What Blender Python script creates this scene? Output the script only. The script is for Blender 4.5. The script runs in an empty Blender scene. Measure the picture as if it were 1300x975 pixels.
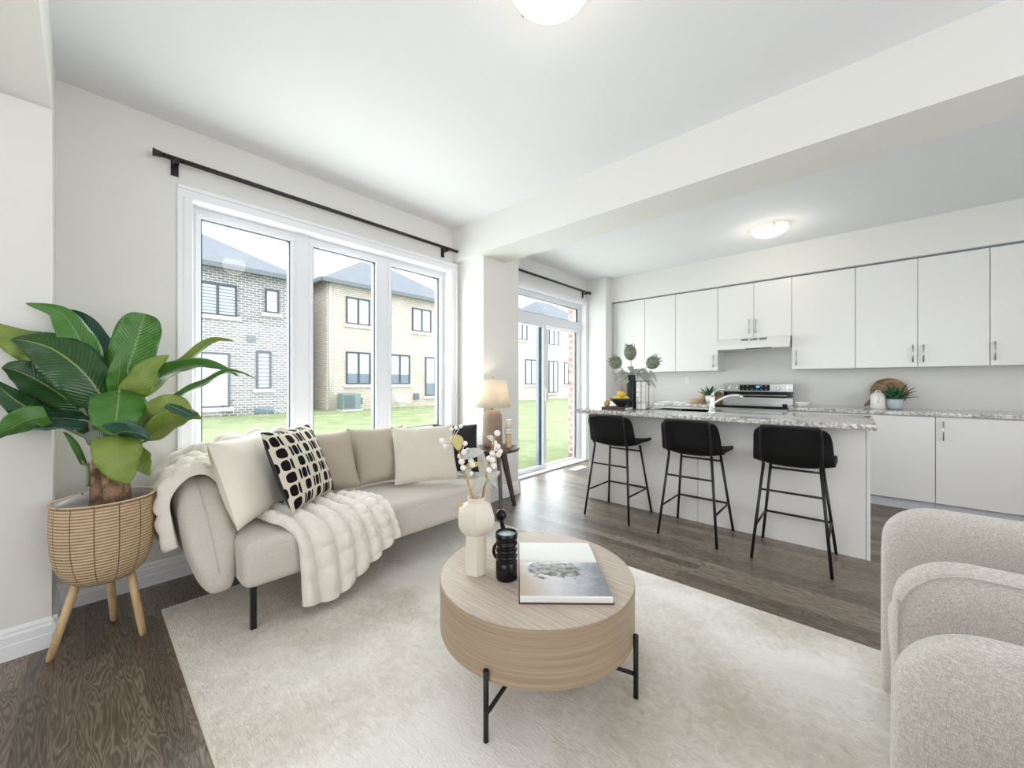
import bpy, bmesh, math, random
from mathutils import Vector, Matrix, noise as mnoise
PI = math.pi
random.seed(7)
SC = bpy.context.scene
COL = SC.collection

# ------------------------------------------------------------------ camera, world, lights, exposure
CAM_H, FPX, CXP, CYP, YAW = 1.2, 487.0, 650.0, 486.0, math.radians(41.9)
cam_data = bpy.data.cameras.new('camera')
cam_data.sensor_fit = 'HORIZONTAL'
cam_data.sensor_width = 36.0
cam_data.lens = 36.0 * FPX / 1300.0
cam_data.shift_y = -(487.5 - CYP) / 1300.0
cam_data.clip_start = 0.02
cam = bpy.data.objects.new('camera', cam_data)
COL.objects.link(cam)
cam.location = (0, 0, CAM_H)
cam.rotation_euler = (PI / 2, 0, YAW)
SC.camera = cam

world = bpy.data.worlds.new('world')
SC.world = world
world.use_nodes = True
wn = world.node_tree.nodes
wl = world.node_tree.links
bg = wn['Background']
tc = wn.new('ShaderNodeTexCoord')
sx = wn.new('ShaderNodeSeparateXYZ')
wl.new(tc.outputs['Generated'], sx.inputs[0])
rp = wn.new('ShaderNodeValToRGB')
rp.color_ramp.elements[0].position = 0.0
rp.color_ramp.elements[0].color = (0.86, 0.92, 1.0, 1)
rp.color_ramp.elements[1].position = 0.7
rp.color_ramp.elements[1].color = (0.97, 0.98, 1.0, 1)
wl.new(sx.outputs['Z'], rp.inputs[0])
wl.new(rp.outputs[0], bg.inputs['Color'])
bg.inputs['Strength'].default_value = 3.2

def area(name, loc, rot, sx_, sy_, power, color=(1, 1, 1)):
    d = bpy.data.lights.new(name, 'AREA')
    d.shape = 'RECTANGLE'
    d.size, d.size_y, d.energy, d.color = sx_, sy_, power, color
    o = bpy.data.objects.new(name, d)
    COL.objects.link(o)
    o.location, o.rotation_euler = loc, rot
    return o

area('rear_fill', (0.3, -3.3, 1.5), (-PI / 2, 0, PI), 3.6, 2.0, 13, (1.0, 0.975, 0.94))  # unseen fill lamp added behind the camera to brighten the room
area('ceiling_fill', (0.2, -1.6, 0.9), (PI, 0, 0), 2.8, 2.2, 34, (1.0, 0.98, 0.96))  # added fill lamp aimed upwards to even out the ceiling
area('right_fill', (3.3, 1.6, 1.5), (0, PI / 2, 0), 2.0, 3.4, 32, (0.97, 0.98, 1.0))  # unseen fill lamp added on the right, lifts the kitchen side too
area('daylight_left_window', (-3.45, 1.49, 1.55), (0, -PI / 2, 0), 1.6, 2.0, 72, (0.93, 0.97, 1.0))
area('daylight_patio_door', (-3.45, 4.15, 1.25), (0, -PI / 2, 0), 2.2, 1.8, 66, (0.90, 0.96, 1.0))

SC.view_settings.view_transform = 'Standard'
SC.view_settings.look = 'None'
SC.view_settings.exposure = 0.08
SC.view_settings.gamma = 1.0
SC.view_settings.use_curve_mapping = False
SC.cycles.use_denoising = True
SC.cycles.max_bounces = 10
SC.cycles.diffuse_bounces = 5
SC.cycles.glossy_bounces = 4
SC.cycles.transparent_max_bounces = 12
SC.cycles.caustics_reflective = False
SC.cycles.caustics_refractive = False
SC.cycles.sample_clamp_indirect = 6.0

# ------------------------------------------------------------------ sight-line helper: pixel + one known plane -> metres
_f = Vector((-math.sin(YAW), math.cos(YAW), 0))
_r = Vector((math.cos(YAW), math.sin(YAW), 0))
def W(u, v, x=None, y=None, z=None, d=None):
    D = _f + _r * (u - CXP) / FPX + Vector((0, 0, 1)) * (CYP - v) / FPX
    if d is None:
        d = x / D.x if x is not None else (y / D.y if y is not None else (z - CAM_H) / D.z)
    return Vector((0, 0, CAM_H)) + D * d

# ------------------------------------------------------------------ materials
def new_mat(name):
    m = bpy.data.materials.new(name)
    m.use_nodes = True
    nt = m.node_tree
    return m, nt, nt.nodes, nt.links, nt.nodes['Principled BSDF']

def srgb(r, g, b):
    f = lambda c: (c / 255) / 12.92 if c / 255 <= 0.04045 else (((c / 255) + 0.055) / 1.055) ** 2.4
    return (f(r), f(g), f(b), 1)

def plain(name, rgb, rough=0.5, metal=0.0, bump=0.0, bscale=200, vary=0.0, vscale=8, spec=0.5, sheen=0.0, coord='Object', emis=None, estr=0.0, trans=0.0, subs=0.0):
    m, nt, N, L, b = new_mat(name)
    c = srgb(*rgb)
    b.inputs['Base Color'].default_value = c
    b.inputs['Roughness'].default_value = rough
    b.inputs['Metallic'].default_value = metal
    b.inputs['Specular IOR Level'].default_value = spec
    b.inputs['Sheen Weight'].default_value = sheen
    b.inputs['Transmission Weight'].default_value = trans
    t = N.new('ShaderNodeTexCoord')
    if vary > 0:
        n = N.new('ShaderNodeTexNoise'); n.inputs['Scale'].default_value = vscale; n.inputs['Detail'].default_value = 5
        L.new(t.outputs[coord], n.inputs['Vector'])
        mx = N.new('ShaderNodeMix'); mx.data_type = 'RGBA'
        mx.inputs[6].default_value = [x * (1 - vary) for x in c[:3]] + [1]
        mx.inputs[7].default_value = [min(1, x * (1 + vary)) for x in c[:3]] + [1]
        if vary >= 0.3:
            mr = N.new('ShaderNodeMapRange'); mr.inputs[1].default_value = 0.4; mr.inputs[2].default_value = 0.6
            L.new(n.outputs['Fac'], mr.inputs[0]); L.new(mr.outputs[0], mx.inputs[0])
        else: L.new(n.outputs['Fac'], mx.inputs[0])
        L.new(mx.outputs[2], b.inputs['Base Color'])
    if bump > 0:
        n = N.new('ShaderNodeTexNoise'); n.inputs['Scale'].default_value = bscale; n.inputs['Detail'].default_value = 3
        L.new(t.outputs[coord], n.inputs['Vector'])
        bp = N.new('ShaderNodeBump'); bp.inputs['Strength'].default_value = bump; bp.inputs['Distance'].default_value = 0.01
        L.new(n.outputs['Fac'], bp.inputs['Height'])
        L.new(bp.outputs[0], b.inputs['Normal'])
    if emis:
        b.inputs['Emission Color'].default_value = srgb(*emis)
        b.inputs['Emission Strength'].default_value = estr
    return m

def fabric(name, rgb, weave=2600, vary=0.18, bump=0.35, dark=None, rough=0.95):
    m, nt, N, L, b = new_mat(name)
    c = srgb(*rgb)
    b.inputs['Roughness'].default_value = rough
    b.inputs['Specular IOR Level'].default_value = 0.15
    b.inputs['Sheen Weight'].default_value = 0.15
    t = N.new('ShaderNodeTexCoord')
    ns = []
    for sc in ((1, 1, 0.15), (0.15, 0.15, 1)):
        mp = N.new('ShaderNodeMapping'); mp.inputs['Scale'].default_value = sc
        n = N.new('ShaderNodeTexNoise'); n.inputs['Scale'].default_value = weave / 3; n.inputs['Detail'].default_value = 3
        L.new(t.outputs['Object'], mp.inputs[0]); L.new(mp.outputs[0], n.inputs['Vector']); ns.append(n)
    ad = N.new('ShaderNodeMath'); ad.operation = 'ADD'
    L.new(ns[0].outputs['Fac'], ad.inputs[0]); L.new(ns[1].outputs['Fac'], ad.inputs[1])
    mr = N.new('ShaderNodeMapRange'); mr.inputs[1].default_value = 0.75; mr.inputs[2].default_value = 1.25
    L.new(ad.outputs[0], mr.inputs[0])
    mx = N.new('ShaderNodeMix'); mx.data_type = 'RGBA'
    mx.inputs[6].default_value = [x * (1 - vary) for x in c[:3]] + [1]
    mx.inputs[7].default_value = [min(1, x * (1 + vary * 0.7)) for x in c[:3]] + [1]
    L.new(mr.outputs[0], mx.inputs[0]); L.new(mx.outputs[2], b.inputs['Base Color'])
    bp = N.new('ShaderNodeBump'); bp.inputs['Strength'].default_value = bump; bp.inputs['Distance'].default_value = 0.002
    L.new(mr.outputs[0], bp.inputs['Height']); L.new(bp.outputs[0], b.inputs['Normal'])
    return m

def wood(name, c1, c2, scale=(1, 12, 12), rough=0.45, bump=0.1, rot=(0, 0, 0), wscale=3.0, dist=0.25):
    m, nt, N, L, b = new_mat(name)
    t = N.new('ShaderNodeTexCoord'); mp = N.new('ShaderNodeMapping')
    mp.inputs['Scale'].default_value = scale; mp.inputs['Rotation'].default_value = rot
    n = N.new('ShaderNodeTexNoise'); n.inputs['Scale'].default_value = wscale; n.inputs['Detail'].default_value = 8; n.inputs['Roughness'].default_value = 0.62; n.inputs['Distortion'].default_value = dist
    cr = N.new('ShaderNodeValToRGB')
    cr.color_ramp.elements[0].position = 0.36; cr.color_ramp.elements[0].color = srgb(*c1)
    cr.color_ramp.elements[1].position = 0.62; cr.color_ramp.elements[1].color = srgb(*c2)
    L.new(t.outputs['Object'], mp.inputs[0]); L.new(mp.outputs[0], n.inputs['Vector'])
    L.new(n.outputs['Fac'], cr.inputs[0]); L.new(cr.outputs[0], b.inputs['Base Color'])
    b.inputs['Roughness'].default_value = rough
    bp = N.new('ShaderNodeBump'); bp.inputs['Strength'].default_value = bump; bp.inputs['Distance'].default_value = 0.003
    L.new(n.outputs['Fac'], bp.inputs['Height']); L.new(bp.outputs[0], b.inputs['Normal'])
    return m

def M_(N, L, op, a, b=None, c=None):
    n = N.new('ShaderNodeMath'); n.operation = op
    for i, x in enumerate((a, b, c)):
        if x is None: continue
        if isinstance(x, (int, float)): n.inputs[i].default_value = x
        else: L.new(x, n.inputs[i])
    return n.outputs[0]

def floor_material():
    m, nt, N, L, b = new_mat('oak_floor')
    t = N.new('ShaderNodeTexCoord'); s = N.new('ShaderNodeSeparateXYZ'); L.new(t.outputs['Object'], s.inputs[0])
    PW = 0.082
    row = M_(N, L, 'FLOOR', M_(N, L, 'DIVIDE', s.outputs['Y'], PW))
    wn_ = N.new('ShaderNodeTexWhiteNoise'); wn_.noise_dimensions = '1D'; L.new(row, wn_.inputs['W'])
    xs = M_(N, L, 'ADD', M_(N, L, 'DIVIDE', s.outputs['X'], 1.1), M_(N, L, 'MULTIPLY', wn_.outputs['Value'], 7.3))
    seg = M_(N, L, 'FLOOR', xs)
    w2 = N.new('ShaderNodeTexWhiteNoise'); w2.noise_dimensions = '2D'
    cb = N.new('ShaderNodeCombineXYZ'); L.new(row, cb.inputs[0]); L.new(seg, cb.inputs[1]); L.new(cb.outputs[0], w2.inputs['Vector'])
    # grain: stretched noise offset per board
    cb2 = N.new('ShaderNodeCombineXYZ')
    L.new(M_(N, L, 'MULTIPLY', s.outputs['X'], 1.6), cb2.inputs[0])
    L.new(M_(N, L, 'MULTIPLY', s.outputs['Y'], 13.0), cb2.inputs[1])
    L.new(M_(N, L, 'MULTIPLY', w2.outputs['Value'], 40.0), cb2.inputs[2])
    n = N.new('ShaderNodeTexNoise'); n.inputs['Scale'].default_value = 1.5; n.inputs['Detail'].default_value = 2; n.inputs['Distortion'].default_value = 0.5
    L.new(cb2.outputs[0], n.inputs['Vector'])
    rings = M_(N, L, 'SINE', M_(N, L, 'MULTIPLY', n.outputs['Fac'], 95.0))
    rings = M_(N, L, 'MULTIPLY_ADD', rings, 0.5, 0.5)
    n2 = N.new('ShaderNodeTexNoise'); n2.inputs['Scale'].default_value = 9; n2.inputs['Detail'].default_value = 7; L.new(cb2.outputs[0], n2.inputs['Vector'])
    mixf = M_(N, L, 'ADD', M_(N, L, 'MULTIPLY', rings, 0.3), M_(N, L, 'ADD', M_(N, L, 'MULTIPLY', n2.outputs['Fac'], 0.45), M_(N, L, 'MULTIPLY', w2.outputs['Value'], 0.38)))
    cr = N.new('ShaderNodeValToRGB')
    e = cr.color_ramp.elements
    e[0].position = 0.2; e[0].color = srgb(48, 39, 29)
    e[1].position = 0.95; e[1].color = srgb(150, 135, 119)
    k = e.new(0.55); k.color = srgb(100, 88, 75)
    L.new(mixf, cr.inputs[0])
    fy = M_(N, L, 'FRACT', M_(N, L, 'DIVIDE', s.outputs['Y'], PW))
    fx = M_(N, L, 'FRACT', xs)
    gap = M_(N, L, 'MAXIMUM', M_(N, L, 'LESS_THAN', fy, 0.025), M_(N, L, 'LESS_THAN', fx, 0.003))
    mx = N.new('ShaderNodeMix'); mx.data_type = 'RGBA'; L.new(gap, mx.inputs[0]); L.new(cr.outputs[0], mx.inputs[6]); mx.inputs[7].default_value = srgb(98, 86, 72)
    L.new(mx.outputs[2], b.inputs['Base Color'])
    b.inputs['Roughness'].default_value = 0.3
    L.new(M_(N, L, 'MULTIPLY_ADD', n2.outputs['Fac'], 0.12, 0.31), b.inputs['Roughness'])
    b.inputs['Specular IOR Level'].default_value = 0.75
    bp = N.new('ShaderNodeBump'); bp.inputs['Strength'].default_value = 0.12; bp.inputs['Distance'].default_value = 0.003
    L.new(M_(N, L, 'SUBTRACT', mixf, gap), bp.inputs['Height']); L.new(bp.outputs[0], b.inputs['Normal'])
    return m

def granite_material():
    m, nt, N, L, b = new_mat('speckled_granite')
    t = N.new('ShaderNodeTexCoord')
    def noi(sc, det, ro=0.6):
        n = N.new('ShaderNodeTexNoise'); n.inputs['Scale'].default_value = sc; n.inputs['Detail'].default_value = det; n.inputs['Roughness'].default_value = ro
        L.new(t.outputs['Object'], n.inputs['Vector']); return n.outputs['Fac']
    base = N.new('ShaderNodeValToRGB'); e = base.color_ramp.elements
    e[0].position = 0.38; e[0].color = srgb(150, 145, 140); e[1].position = 0.6; e[1].color = srgb(226, 222, 216)
    L.new(noi(42, 4), base.inputs[0])
    blk = N.new('ShaderNodeValToRGB'); e = blk.color_ramp.elements
    e[0].position = 0.57; e[0].color = (0, 0, 0, 1); e[1].position = 0.62; e[1].color = (1, 1, 1, 1)
    L.new(noi(110, 5, 0.65), blk.inputs[0])
    mx = N.new('ShaderNodeMix'); mx.data_type = 'RGBA'; L.new(blk.outputs[0], mx.inputs[0]); L.new(base.outputs[0], mx.inputs[6]); mx.inputs[7].default_value = srgb(52, 50, 50)
    br = N.new('ShaderNodeValToRGB'); e = br.color_ramp.elements
    e[0].position = 0.64; e[0].color = (0, 0, 0, 1); e[1].position = 0.68; e[1].color = (1, 1, 1, 1)
    L.new(noi(64, 3), br.inputs[0])
    m2 = N.new('ShaderNodeMix'); m2.data_type = 'RGBA'; L.new(br.outputs[0], m2.inputs[0]); L.new(mx.outputs[2], m2.inputs[6]); m2.inputs[7].default_value = srgb(132, 118, 106)
    L.new(m2.outputs[2], b.inputs['Base Color'])
    b.inputs['Roughness'].default_value = 0.08
    return m

def rug_material():
    m, nt, N, L, b = new_mat('cream_rug_pile')
    t = N.new('ShaderNodeTexCoord'); s = N.new('ShaderNodeSeparateXYZ'); L.new(t.outputs['Object'], s.inputs[0])
    def noi(sc, det, dist=0.0, vec=None):
        n = N.new('ShaderNodeTexNoise'); n.inputs['Scale'].default_value = sc; n.inputs['Detail'].default_value = det; n.inputs['Distortion'].default_value = dist
        L.new(vec or t.outputs['Object'], n.inputs['Vector']); return n.outputs['Fac']
    big = noi(1.1, 3, 0.4)
    mp = N.new('ShaderNodeMapping'); mp.inputs['Scale'].default_value = (14, 60, 1); L.new(t.outputs['Object'], mp.inputs[0])
    fine = noi(2.2, 5, 1.5, mp.outputs[0])
    med = noi(22, 5, 1.2)
    v = M_(N, L, 'ADD', M_(N, L, 'MULTIPLY', big, 0.72), M_(N, L, 'ADD', M_(N, L, 'MULTIPLY', fine, 0.12), M_(N, L, 'MULTIPLY', med, 0.16)))
    cr = N.new('ShaderNodeValToRGB'); e = cr.color_ramp.elements
    e[0].position = 0.33; e[0].color = srgb(182, 168, 144); e[1].position = 0.54; e[1].color = srgb(243, 239, 232)
    L.new(v, cr.inputs[0]); L.new(cr.outputs[0], b.inputs['Base Color'])
    b.inputs['Roughness'].default_value = 0.95; b.inputs['Specular IOR Level'].default_value = 0.1; b.inputs['Sheen Weight'].default_value = 0.25
    bp = N.new('ShaderNodeBump'); bp.inputs['Strength'].default_value = 0.8; bp.inputs['Distance'].default_value = 0.008
    L.new(M_(N, L, 'ADD', med, fine), bp.inputs['Height']); L.new(bp.outputs[0], b.inputs['Normal'])
    return m

def brick_material(name, c1, c2, mortar, flip=True, scale=1.0, rot=None):
    m, nt, N, L, b = new_mat(name)
    t = N.new('ShaderNodeTexCoord'); s = N.new('ShaderNodeSeparateXYZ'); L.new(t.outputs['Object'], s.inputs[0])
    cb = N.new('ShaderNodeCombineXYZ')
    L.new(M_(N, L, 'ADD', s.outputs['X'], s.outputs['Y']), cb.inputs[0]); L.new(s.outputs['Z'], cb.inputs[1])
    k = N.new('ShaderNodeTexBrick'); L.new(cb.outputs[0], k.inputs['Vector'])
    k.inputs['Color1'].default_value = srgb(*c1); k.inputs['Color2'].default_value = srgb(*c2); k.inputs['Mortar'].default_value = srgb(*mortar)
    k.inputs['Scale'].default_value = scale; k.inputs['Brick Width'].default_value = 0.26; k.inputs['Row Height'].default_value = 0.095; k.inputs['Mortar Size'].default_value = 0.014
    L.new(k.outputs['Color'], b.inputs['Base Color'])
    b.inputs['Roughness'].default_value = 0.9
    return m

def grass_material():
    m, nt, N, L, b = new_mat('lawn_grass')
    t = N.new('ShaderNodeTexCoord')
    n = N.new('ShaderNodeTexNoise'); n.inputs['Scale'].default_value = 1.2; n.inputs['Detail'].default_value = 10; n.inputs['Roughness'].default_value = 0.7
    L.new(t.outputs['Object'], n.inputs['Vector'])
    cr = N.new('ShaderNodeValToRGB'); e = cr.color_ramp.elements
    e[0].position = 0.35; e[0].color = srgb(120, 138, 92); e[1].position = 0.68; e[1].color = srgb(168, 176, 136)
    L.new(n.outputs['Fac'], cr.inputs[0]); L.new(cr.outputs[0], b.inputs['Base Color'])
    b.inputs['Roughness'].default_value = 0.95
    bp = N.new('ShaderNodeBump'); bp.inputs['Strength'].default_value = 0.5; L.new(n.outputs['Fac'], bp.inputs['Height']); L.new(bp.outputs[0], b.inputs['Normal'])
    return m

def glass_pane_material(name='window_glass', tint=(0.96, 0.98, 0.98), refl=1.0):
    m = bpy.data.materials.new(name); m.use_nodes = True
    N, L = m.node_tree.nodes, m.node_tree.links
    N.remove(N['Principled BSDF'])
    tr = N.new('ShaderNodeBsdfTransparent'); tr.inputs[0].default_value = (*tint, 1)
    gl = N.new('ShaderNodeBsdfGlossy'); gl.inputs['Roughness'].default_value = 0.01
    fr = N.new('ShaderNodeLayerWeight'); fr.inputs['Blend'].default_value = 0.5
    mx = N.new('ShaderNodeMixShader')
    L.new(M_(N, L, 'MULTIPLY_ADD', M_(N, L, 'POWER', fr.outputs['Facing'], 5.0), 0.6 * refl, 0.025), mx.inputs[0]); L.new(tr.outputs[0], mx.inputs[1]); L.new(gl.outputs[0], mx.inputs[2])
    L.new(mx.outputs[0], N['Material Output'].inputs[0])
    return m

def leaf_material(name, c1, c2, rough=0.35):
    m, nt, N, L, b = new_mat(name)
    uv = N.new('ShaderNodeUVMap'); uv.uv_map = 'UVMap'
    s = N.new('ShaderNodeSeparateXYZ'); L.new(uv.outputs[0], s.inputs[0])
    a = M_(N, L, 'ABSOLUTE', M_(N, L, 'SUBTRACT', s.outputs['X'], 0.5))
    ribs = M_(N, L, 'SINE', M_(N, L, 'MULTIPLY', M_(N, L, 'SUBTRACT', s.outputs['Y'], M_(N, L, 'MULTIPLY', a, 0.35)), 190.0))
    rib01 = M_(N, L, 'MULTIPLY_ADD', ribs, 0.5, 0.5)
    t = N.new('ShaderNodeTexCoord')
    n = N.new('ShaderNodeTexNoise'); n.inputs['Scale'].default_value = 14; n.inputs['Detail'].default_value = 4; L.new(t.outputs['Object'], n.inputs['Vector'])
    f = M_(N, L, 'ADD', M_(N, L, 'MULTIPLY', rib01, 0.3), M_(N, L, 'MULTIPLY', n.outputs['Fac'], 0.8))
    mx = N.new('ShaderNodeMix'); mx.data_type = 'RGBA'; L.new(f, mx.inputs[0]); mx.inputs[6].default_value = srgb(*c1); mx.inputs[7].default_value = srgb(*c2)
    mid = M_(N, L, 'LESS_THAN', a, 0.018)
    m2 = N.new('ShaderNodeMix'); m2.data_type = 'RGBA'; L.new(mid, m2.inputs[0]); L.new(mx.outputs[2], m2.inputs[6]); m2.inputs[7].default_value = srgb(120, 140, 80)
    L.new(m2.outputs[2], b.inputs['Base Color'])
    b.inputs['Roughness'].default_value = rough
    b.inputs['Specular IOR Level'].default_value = 0.5
    bp = N.new('ShaderNodeBump'); bp.inputs['Strength'].default_value = 0.25; bp.inputs['Distance'].default_value = 0.004
    L.new(rib01, bp.inputs['Height']); L.new(bp.outputs[0], b.inputs['Normal'])
    return m

def dot_pattern_material():
    m, nt, N, L, b = new_mat('dotted_cushion_print')
    uv = N.new('ShaderNodeUVMap'); uv.uv_map = 'UVMap'
    s = N.new('ShaderNodeSeparateXYZ'); L.new(uv.outputs[0], s.inputs[0])
    U = M_(N, L, 'MULTIPLY', s.outputs['X'], 2.4)
    V = M_(N, L, 'MULTIPLY', s.outputs['Y'], 6.5)
    row = M_(N, L, 'FLOOR', V)
    odd = M_(N, L, 'MODULO', row, 2.0)
    x = M_(N, L, 'FRACT', M_(N, L, 'ADD', U, M_(N, L, 'MULTIPLY', odd, 0.5)))
    y = M_(N, L, 'SUBTRACT', M_(N, L, 'FRACT', V), 0.5)
    def blob(cx, a, bb, side=0):
        dx = M_(N, L, 'DIVIDE', M_(N, L, 'ABSOLUTE', M_(N, L, 'SUBTRACT', x, cx)), a)
        dy = M_(N, L, 'DIVIDE', M_(N, L, 'ABSOLUTE', y), bb)
        r = M_(N, L, 'ADD', M_(N, L, 'POWER', dx, 3.2), M_(N, L, 'POWER', dy, 3.2))
        k = M_(N, L, 'LESS_THAN', r, 1.0)
        if side > 0: k = M_(N, L, 'MULTIPLY', k, M_(N, L, 'GREATER_THAN', x, cx))
        if side < 0: k = M_(N, L, 'MULTIPLY', k, M_(N, L, 'LESS_THAN', x, cx))
        return k
    tot = blob(0.2, 0.13, 0.40)
    for bl in (blob(0.455, 0.085, 0.44, 1), blob(0.66, 0.095, 0.42), blob(0.865, 0.085, 0.44, -1)):
        tot = M_(N, L, 'MAXIMUM', tot, bl)
    mx = N.new('ShaderNodeMix'); mx.data_type = 'RGBA'; L.new(tot, mx.inputs[0]); mx.inputs[6].default_value = srgb(214, 205, 188); mx.inputs[7].default_value = srgb(22, 18, 20)
    L.new(mx.outputs[2], b.inputs['Base Color'])
    b.inputs['Roughness'].default_value = 0.9; b.inputs['Specular IOR Level'].default_value = 0.15
    return m

def weave_material():
    m, nt, N, L, b = new_mat('woven_basket')
    t = N.new('ShaderNodeTexCoord'); s = N.new('ShaderNodeSeparateXYZ'); L.new(t.outputs['Object'], s.inputs[0])
    ln = M_(N, L, 'SINE', M_(N, L, 'MULTIPLY', s.outputs['Z'], 480.0))
    l01 = M_(N, L, 'MULTIPLY_ADD', ln, 0.5, 0.5)
    ang = M_(N, L, 'ARCTAN2', s.outputs['Y'], s.outputs['X'])
    fr = M_(N, L, 'FRACT', M_(N, L, 'MULTIPLY', ang, 14 / (2 * PI)))
    stitch = M_(N, L, 'LESS_THAN', M_(N, L, 'ABSOLUTE', M_(N, L, 'SUBTRACT', fr, 0.5)), 0.022)
    n = N.new('ShaderNodeTexNoise'); n.inputs['Scale'].default_value = 30; L.new(t.outputs['Object'], n.inputs['Vector'])
    cr = N.new('ShaderNodeValToRGB'); e = cr.color_ramp.elements
    e[0].position = 0.05; e[0].color = srgb(134, 106, 74); e[1].position = 0.7; e[1].color = srgb(208, 184, 150)
    L.new(M_(N, L, 'ADD', M_(N, L, 'MULTIPLY', l01, 0.75), M_(N, L, 'MULTIPLY', n.outputs['Fac'], 0.25)), cr.inputs[0])
    mx = N.new('ShaderNodeMix'); mx.data_type = 'RGBA'; L.new(stitch, mx.inputs[0]); L.new(cr.outputs[0], mx.inputs[6]); mx.inputs[7].default_value = srgb(104, 76, 46)
    L.new(mx.outputs[2], b.inputs['Base Color'])
    b.inputs['Roughness'].default_value = 0.85
    bp = N.new('ShaderNodeBump'); bp.inputs['Strength'].default_value = 0.7; bp.inputs['Distance'].default_value = 0.003
    L.new(M_(N, L, 'SUBTRACT', l01, stitch), bp.inputs['Height']); L.new(bp.outputs[0], b.inputs['Normal'])
    return m

MT = {}
MT['wall'] = plain('painted_wall', (224, 222, 217), 0.75, bump=0.04, bscale=120)
MT['ceiling'] = plain('painted_ceiling', (226, 226, 228), 0.85)
MT['trim'] = plain('white_trim_paint', (234, 234, 236), 0.35)
MT['frame'] = plain('white_window_frame', (232, 233, 236), 0.3)
MT['gasket'] = plain('dark_glazing_gasket', (40, 48, 52), 0.5)
MT['screen'] = plain('grey_door_stile', (104, 116, 130), 0.4)
MT['floor'] = floor_material()
MT['granite'] = granite_material()
MT['rug'] = rug_material()
MT['rug_edge'] = plain('rug_binding', (214, 206, 192), 0.9)
MT['glass'] = glass_pane_material()
MT['white_cab'] = plain('white_cabinet_laminate', (229, 227, 223), 0.22)
MT['cab_side'] = plain('cabinet_side', (222, 222, 222), 0.4)
MT['kick'] = plain('toe_kick', (205, 207, 212), 0.4)
MT['steel'] = plain('brushed_steel', (190, 190, 190), 0.28, metal=1.0)
MT['chrome'] = plain('chrome', (215, 215, 215), 0.12, metal=1.0)
MT['black_glass'] = plain('black_glass', (12, 13, 15), 0.08)
MT['black_metal'] = plain('black_metal', (20, 19, 19), 0.4, spec=0.4)
MT['bronze'] = plain('dark_bronze_rod', (28, 20, 18), 0.4)
MT['sofa'] = fabric('sofa_linen', (205, 198, 188), 2600, 0.14)
MT['chair'] = fabric('armchair_tweed', (204, 198, 190), 2600, 0.32)
MT['cream'] = fabric('cream_cushion', (236, 228, 214), 2600, 0.05, 0.15)
MT['tan'] = fabric('tan_cushion', (182, 171, 154), 2600, 0.08, 0.2)
MT['boucle'] = plain('boucle_cushion', (226, 217, 201), 0.95, bump=0.9, bscale=170, sheen=0.2, spec=0.1)
MT['black_fabric'] = plain('black_cushion_fabric', (18, 18, 21), 0.8, sheen=0.05)
MT['black_leather'] = plain('black_faux_leather', (11, 11, 12), 0.62, spec=0.25)
MT['dots'] = dot_pattern_material()
MT['fur'] = plain('white_faux_fur', (236, 230, 220), 0.95, bump=0.5, bscale=160, sheen=0.4, spec=0.1)
MT['knit'] = plain('cream_chunky_knit', (232, 226, 214), 0.95, bump=0.5, bscale=120, sheen=0.3, spec=0.1)
MT['table_wood'] = wood('washed_oak', (172, 156, 140), (200, 187, 173), (1.6, 46, 46), 0.45, rot=(0, 0, 0.9))
MT['table_side'] = wood('oak_drum_side', (152, 131, 108), (174, 153, 129), (0.7, 0.7, 60), 0.45)
MT['dark_wood'] = wood('dark_walnut', (58, 46, 40), (98, 82, 74), (1, 10, 10), 0.35)
MT['leg_wood'] = wood('pale_ash_leg', (170, 138, 98), (206, 178, 136), (8, 8, 1), 0.55)
MT['basket'] = weave_material()
MT['liner'] = plain('grey_plastic_liner', (176, 170, 168), 0.35)
MT['bark'] = plain('banana_bark', (122, 96, 74), 0.9, bump=0.9, bscale=40, vary=0.6, vscale=22)
MT['stem'] = plain('green_stalk', (132, 140, 108), 0.6)
MT['leaf_dark'] = leaf_material('leaf_dark', (12, 42, 16), (44, 92, 34), 0.28)
MT['leaf_mid'] = leaf_material('leaf_mid', (24, 74, 20), (82, 136, 48), 0.34)
MT['leaf_light'] = leaf_material('leaf_light', (84, 112, 36), (140, 158, 70), 0.42)
MT['leaf_blue'] = leaf_material('leaf_glossy', (14, 48, 36), (40, 88, 66), 0.16)
MT['ceramic_cream'] = plain('matte_cream_ceramic', (224, 216, 202), 0.7, bump=0.05, bscale=200)
MT['ceramic_white'] = plain('white_ceramic', (235, 233, 228), 0.3)
MT['black_ceramic'] = plain('gloss_black_ceramic', (6, 6, 8), 0.22, spec=0.35)
MT['matte_black'] = plain('matte_black_ceramic', (30, 32, 34), 0.6)
MT['wax'] = plain('pale_wax', (206, 218, 228), 0.4)
MT['berry'] = plain('white_berry', (236, 232, 224), 0.35)
MT['twig'] = plain('brown_twig', (176, 132, 78), 0.7, vary=0.3, vscale=40)
MT['dry_leaf'] = plain('silver_grey_leaf', (188, 190, 180), 0.7, vary=0.12)
MT['gold_leaf'] = plain('olive_gold_leaf', (196, 180, 122), 0.7, vary=0.15)
MT['protea'] = plain('grey_green_protea', (122, 130, 110), 0.8, bump=0.5, bscale=90, vary=0.35, vscale=60)
MT['protea_leaf'] = plain('sage_leaf', (168, 172, 160), 0.7, vary=0.2)
MT['lemon'] = plain('lemon_skin', (226, 190, 62), 0.4, bump=0.15, bscale=220)
MT['orange_wood'] = plain('gold_wood_ball', (196, 150, 70), 0.5)
MT['lamp_body'] = plain('sandstone_lamp', (148, 130, 112), 0.8, bump=0.3, bscale=90, vary=0.25, vscale=30)
MT['brass'] = plain('brass', (176, 150, 92), 0.3, metal=1.0)
MT['book_paper'] = plain('book_paper', (232, 230, 226), 0.6)
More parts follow.
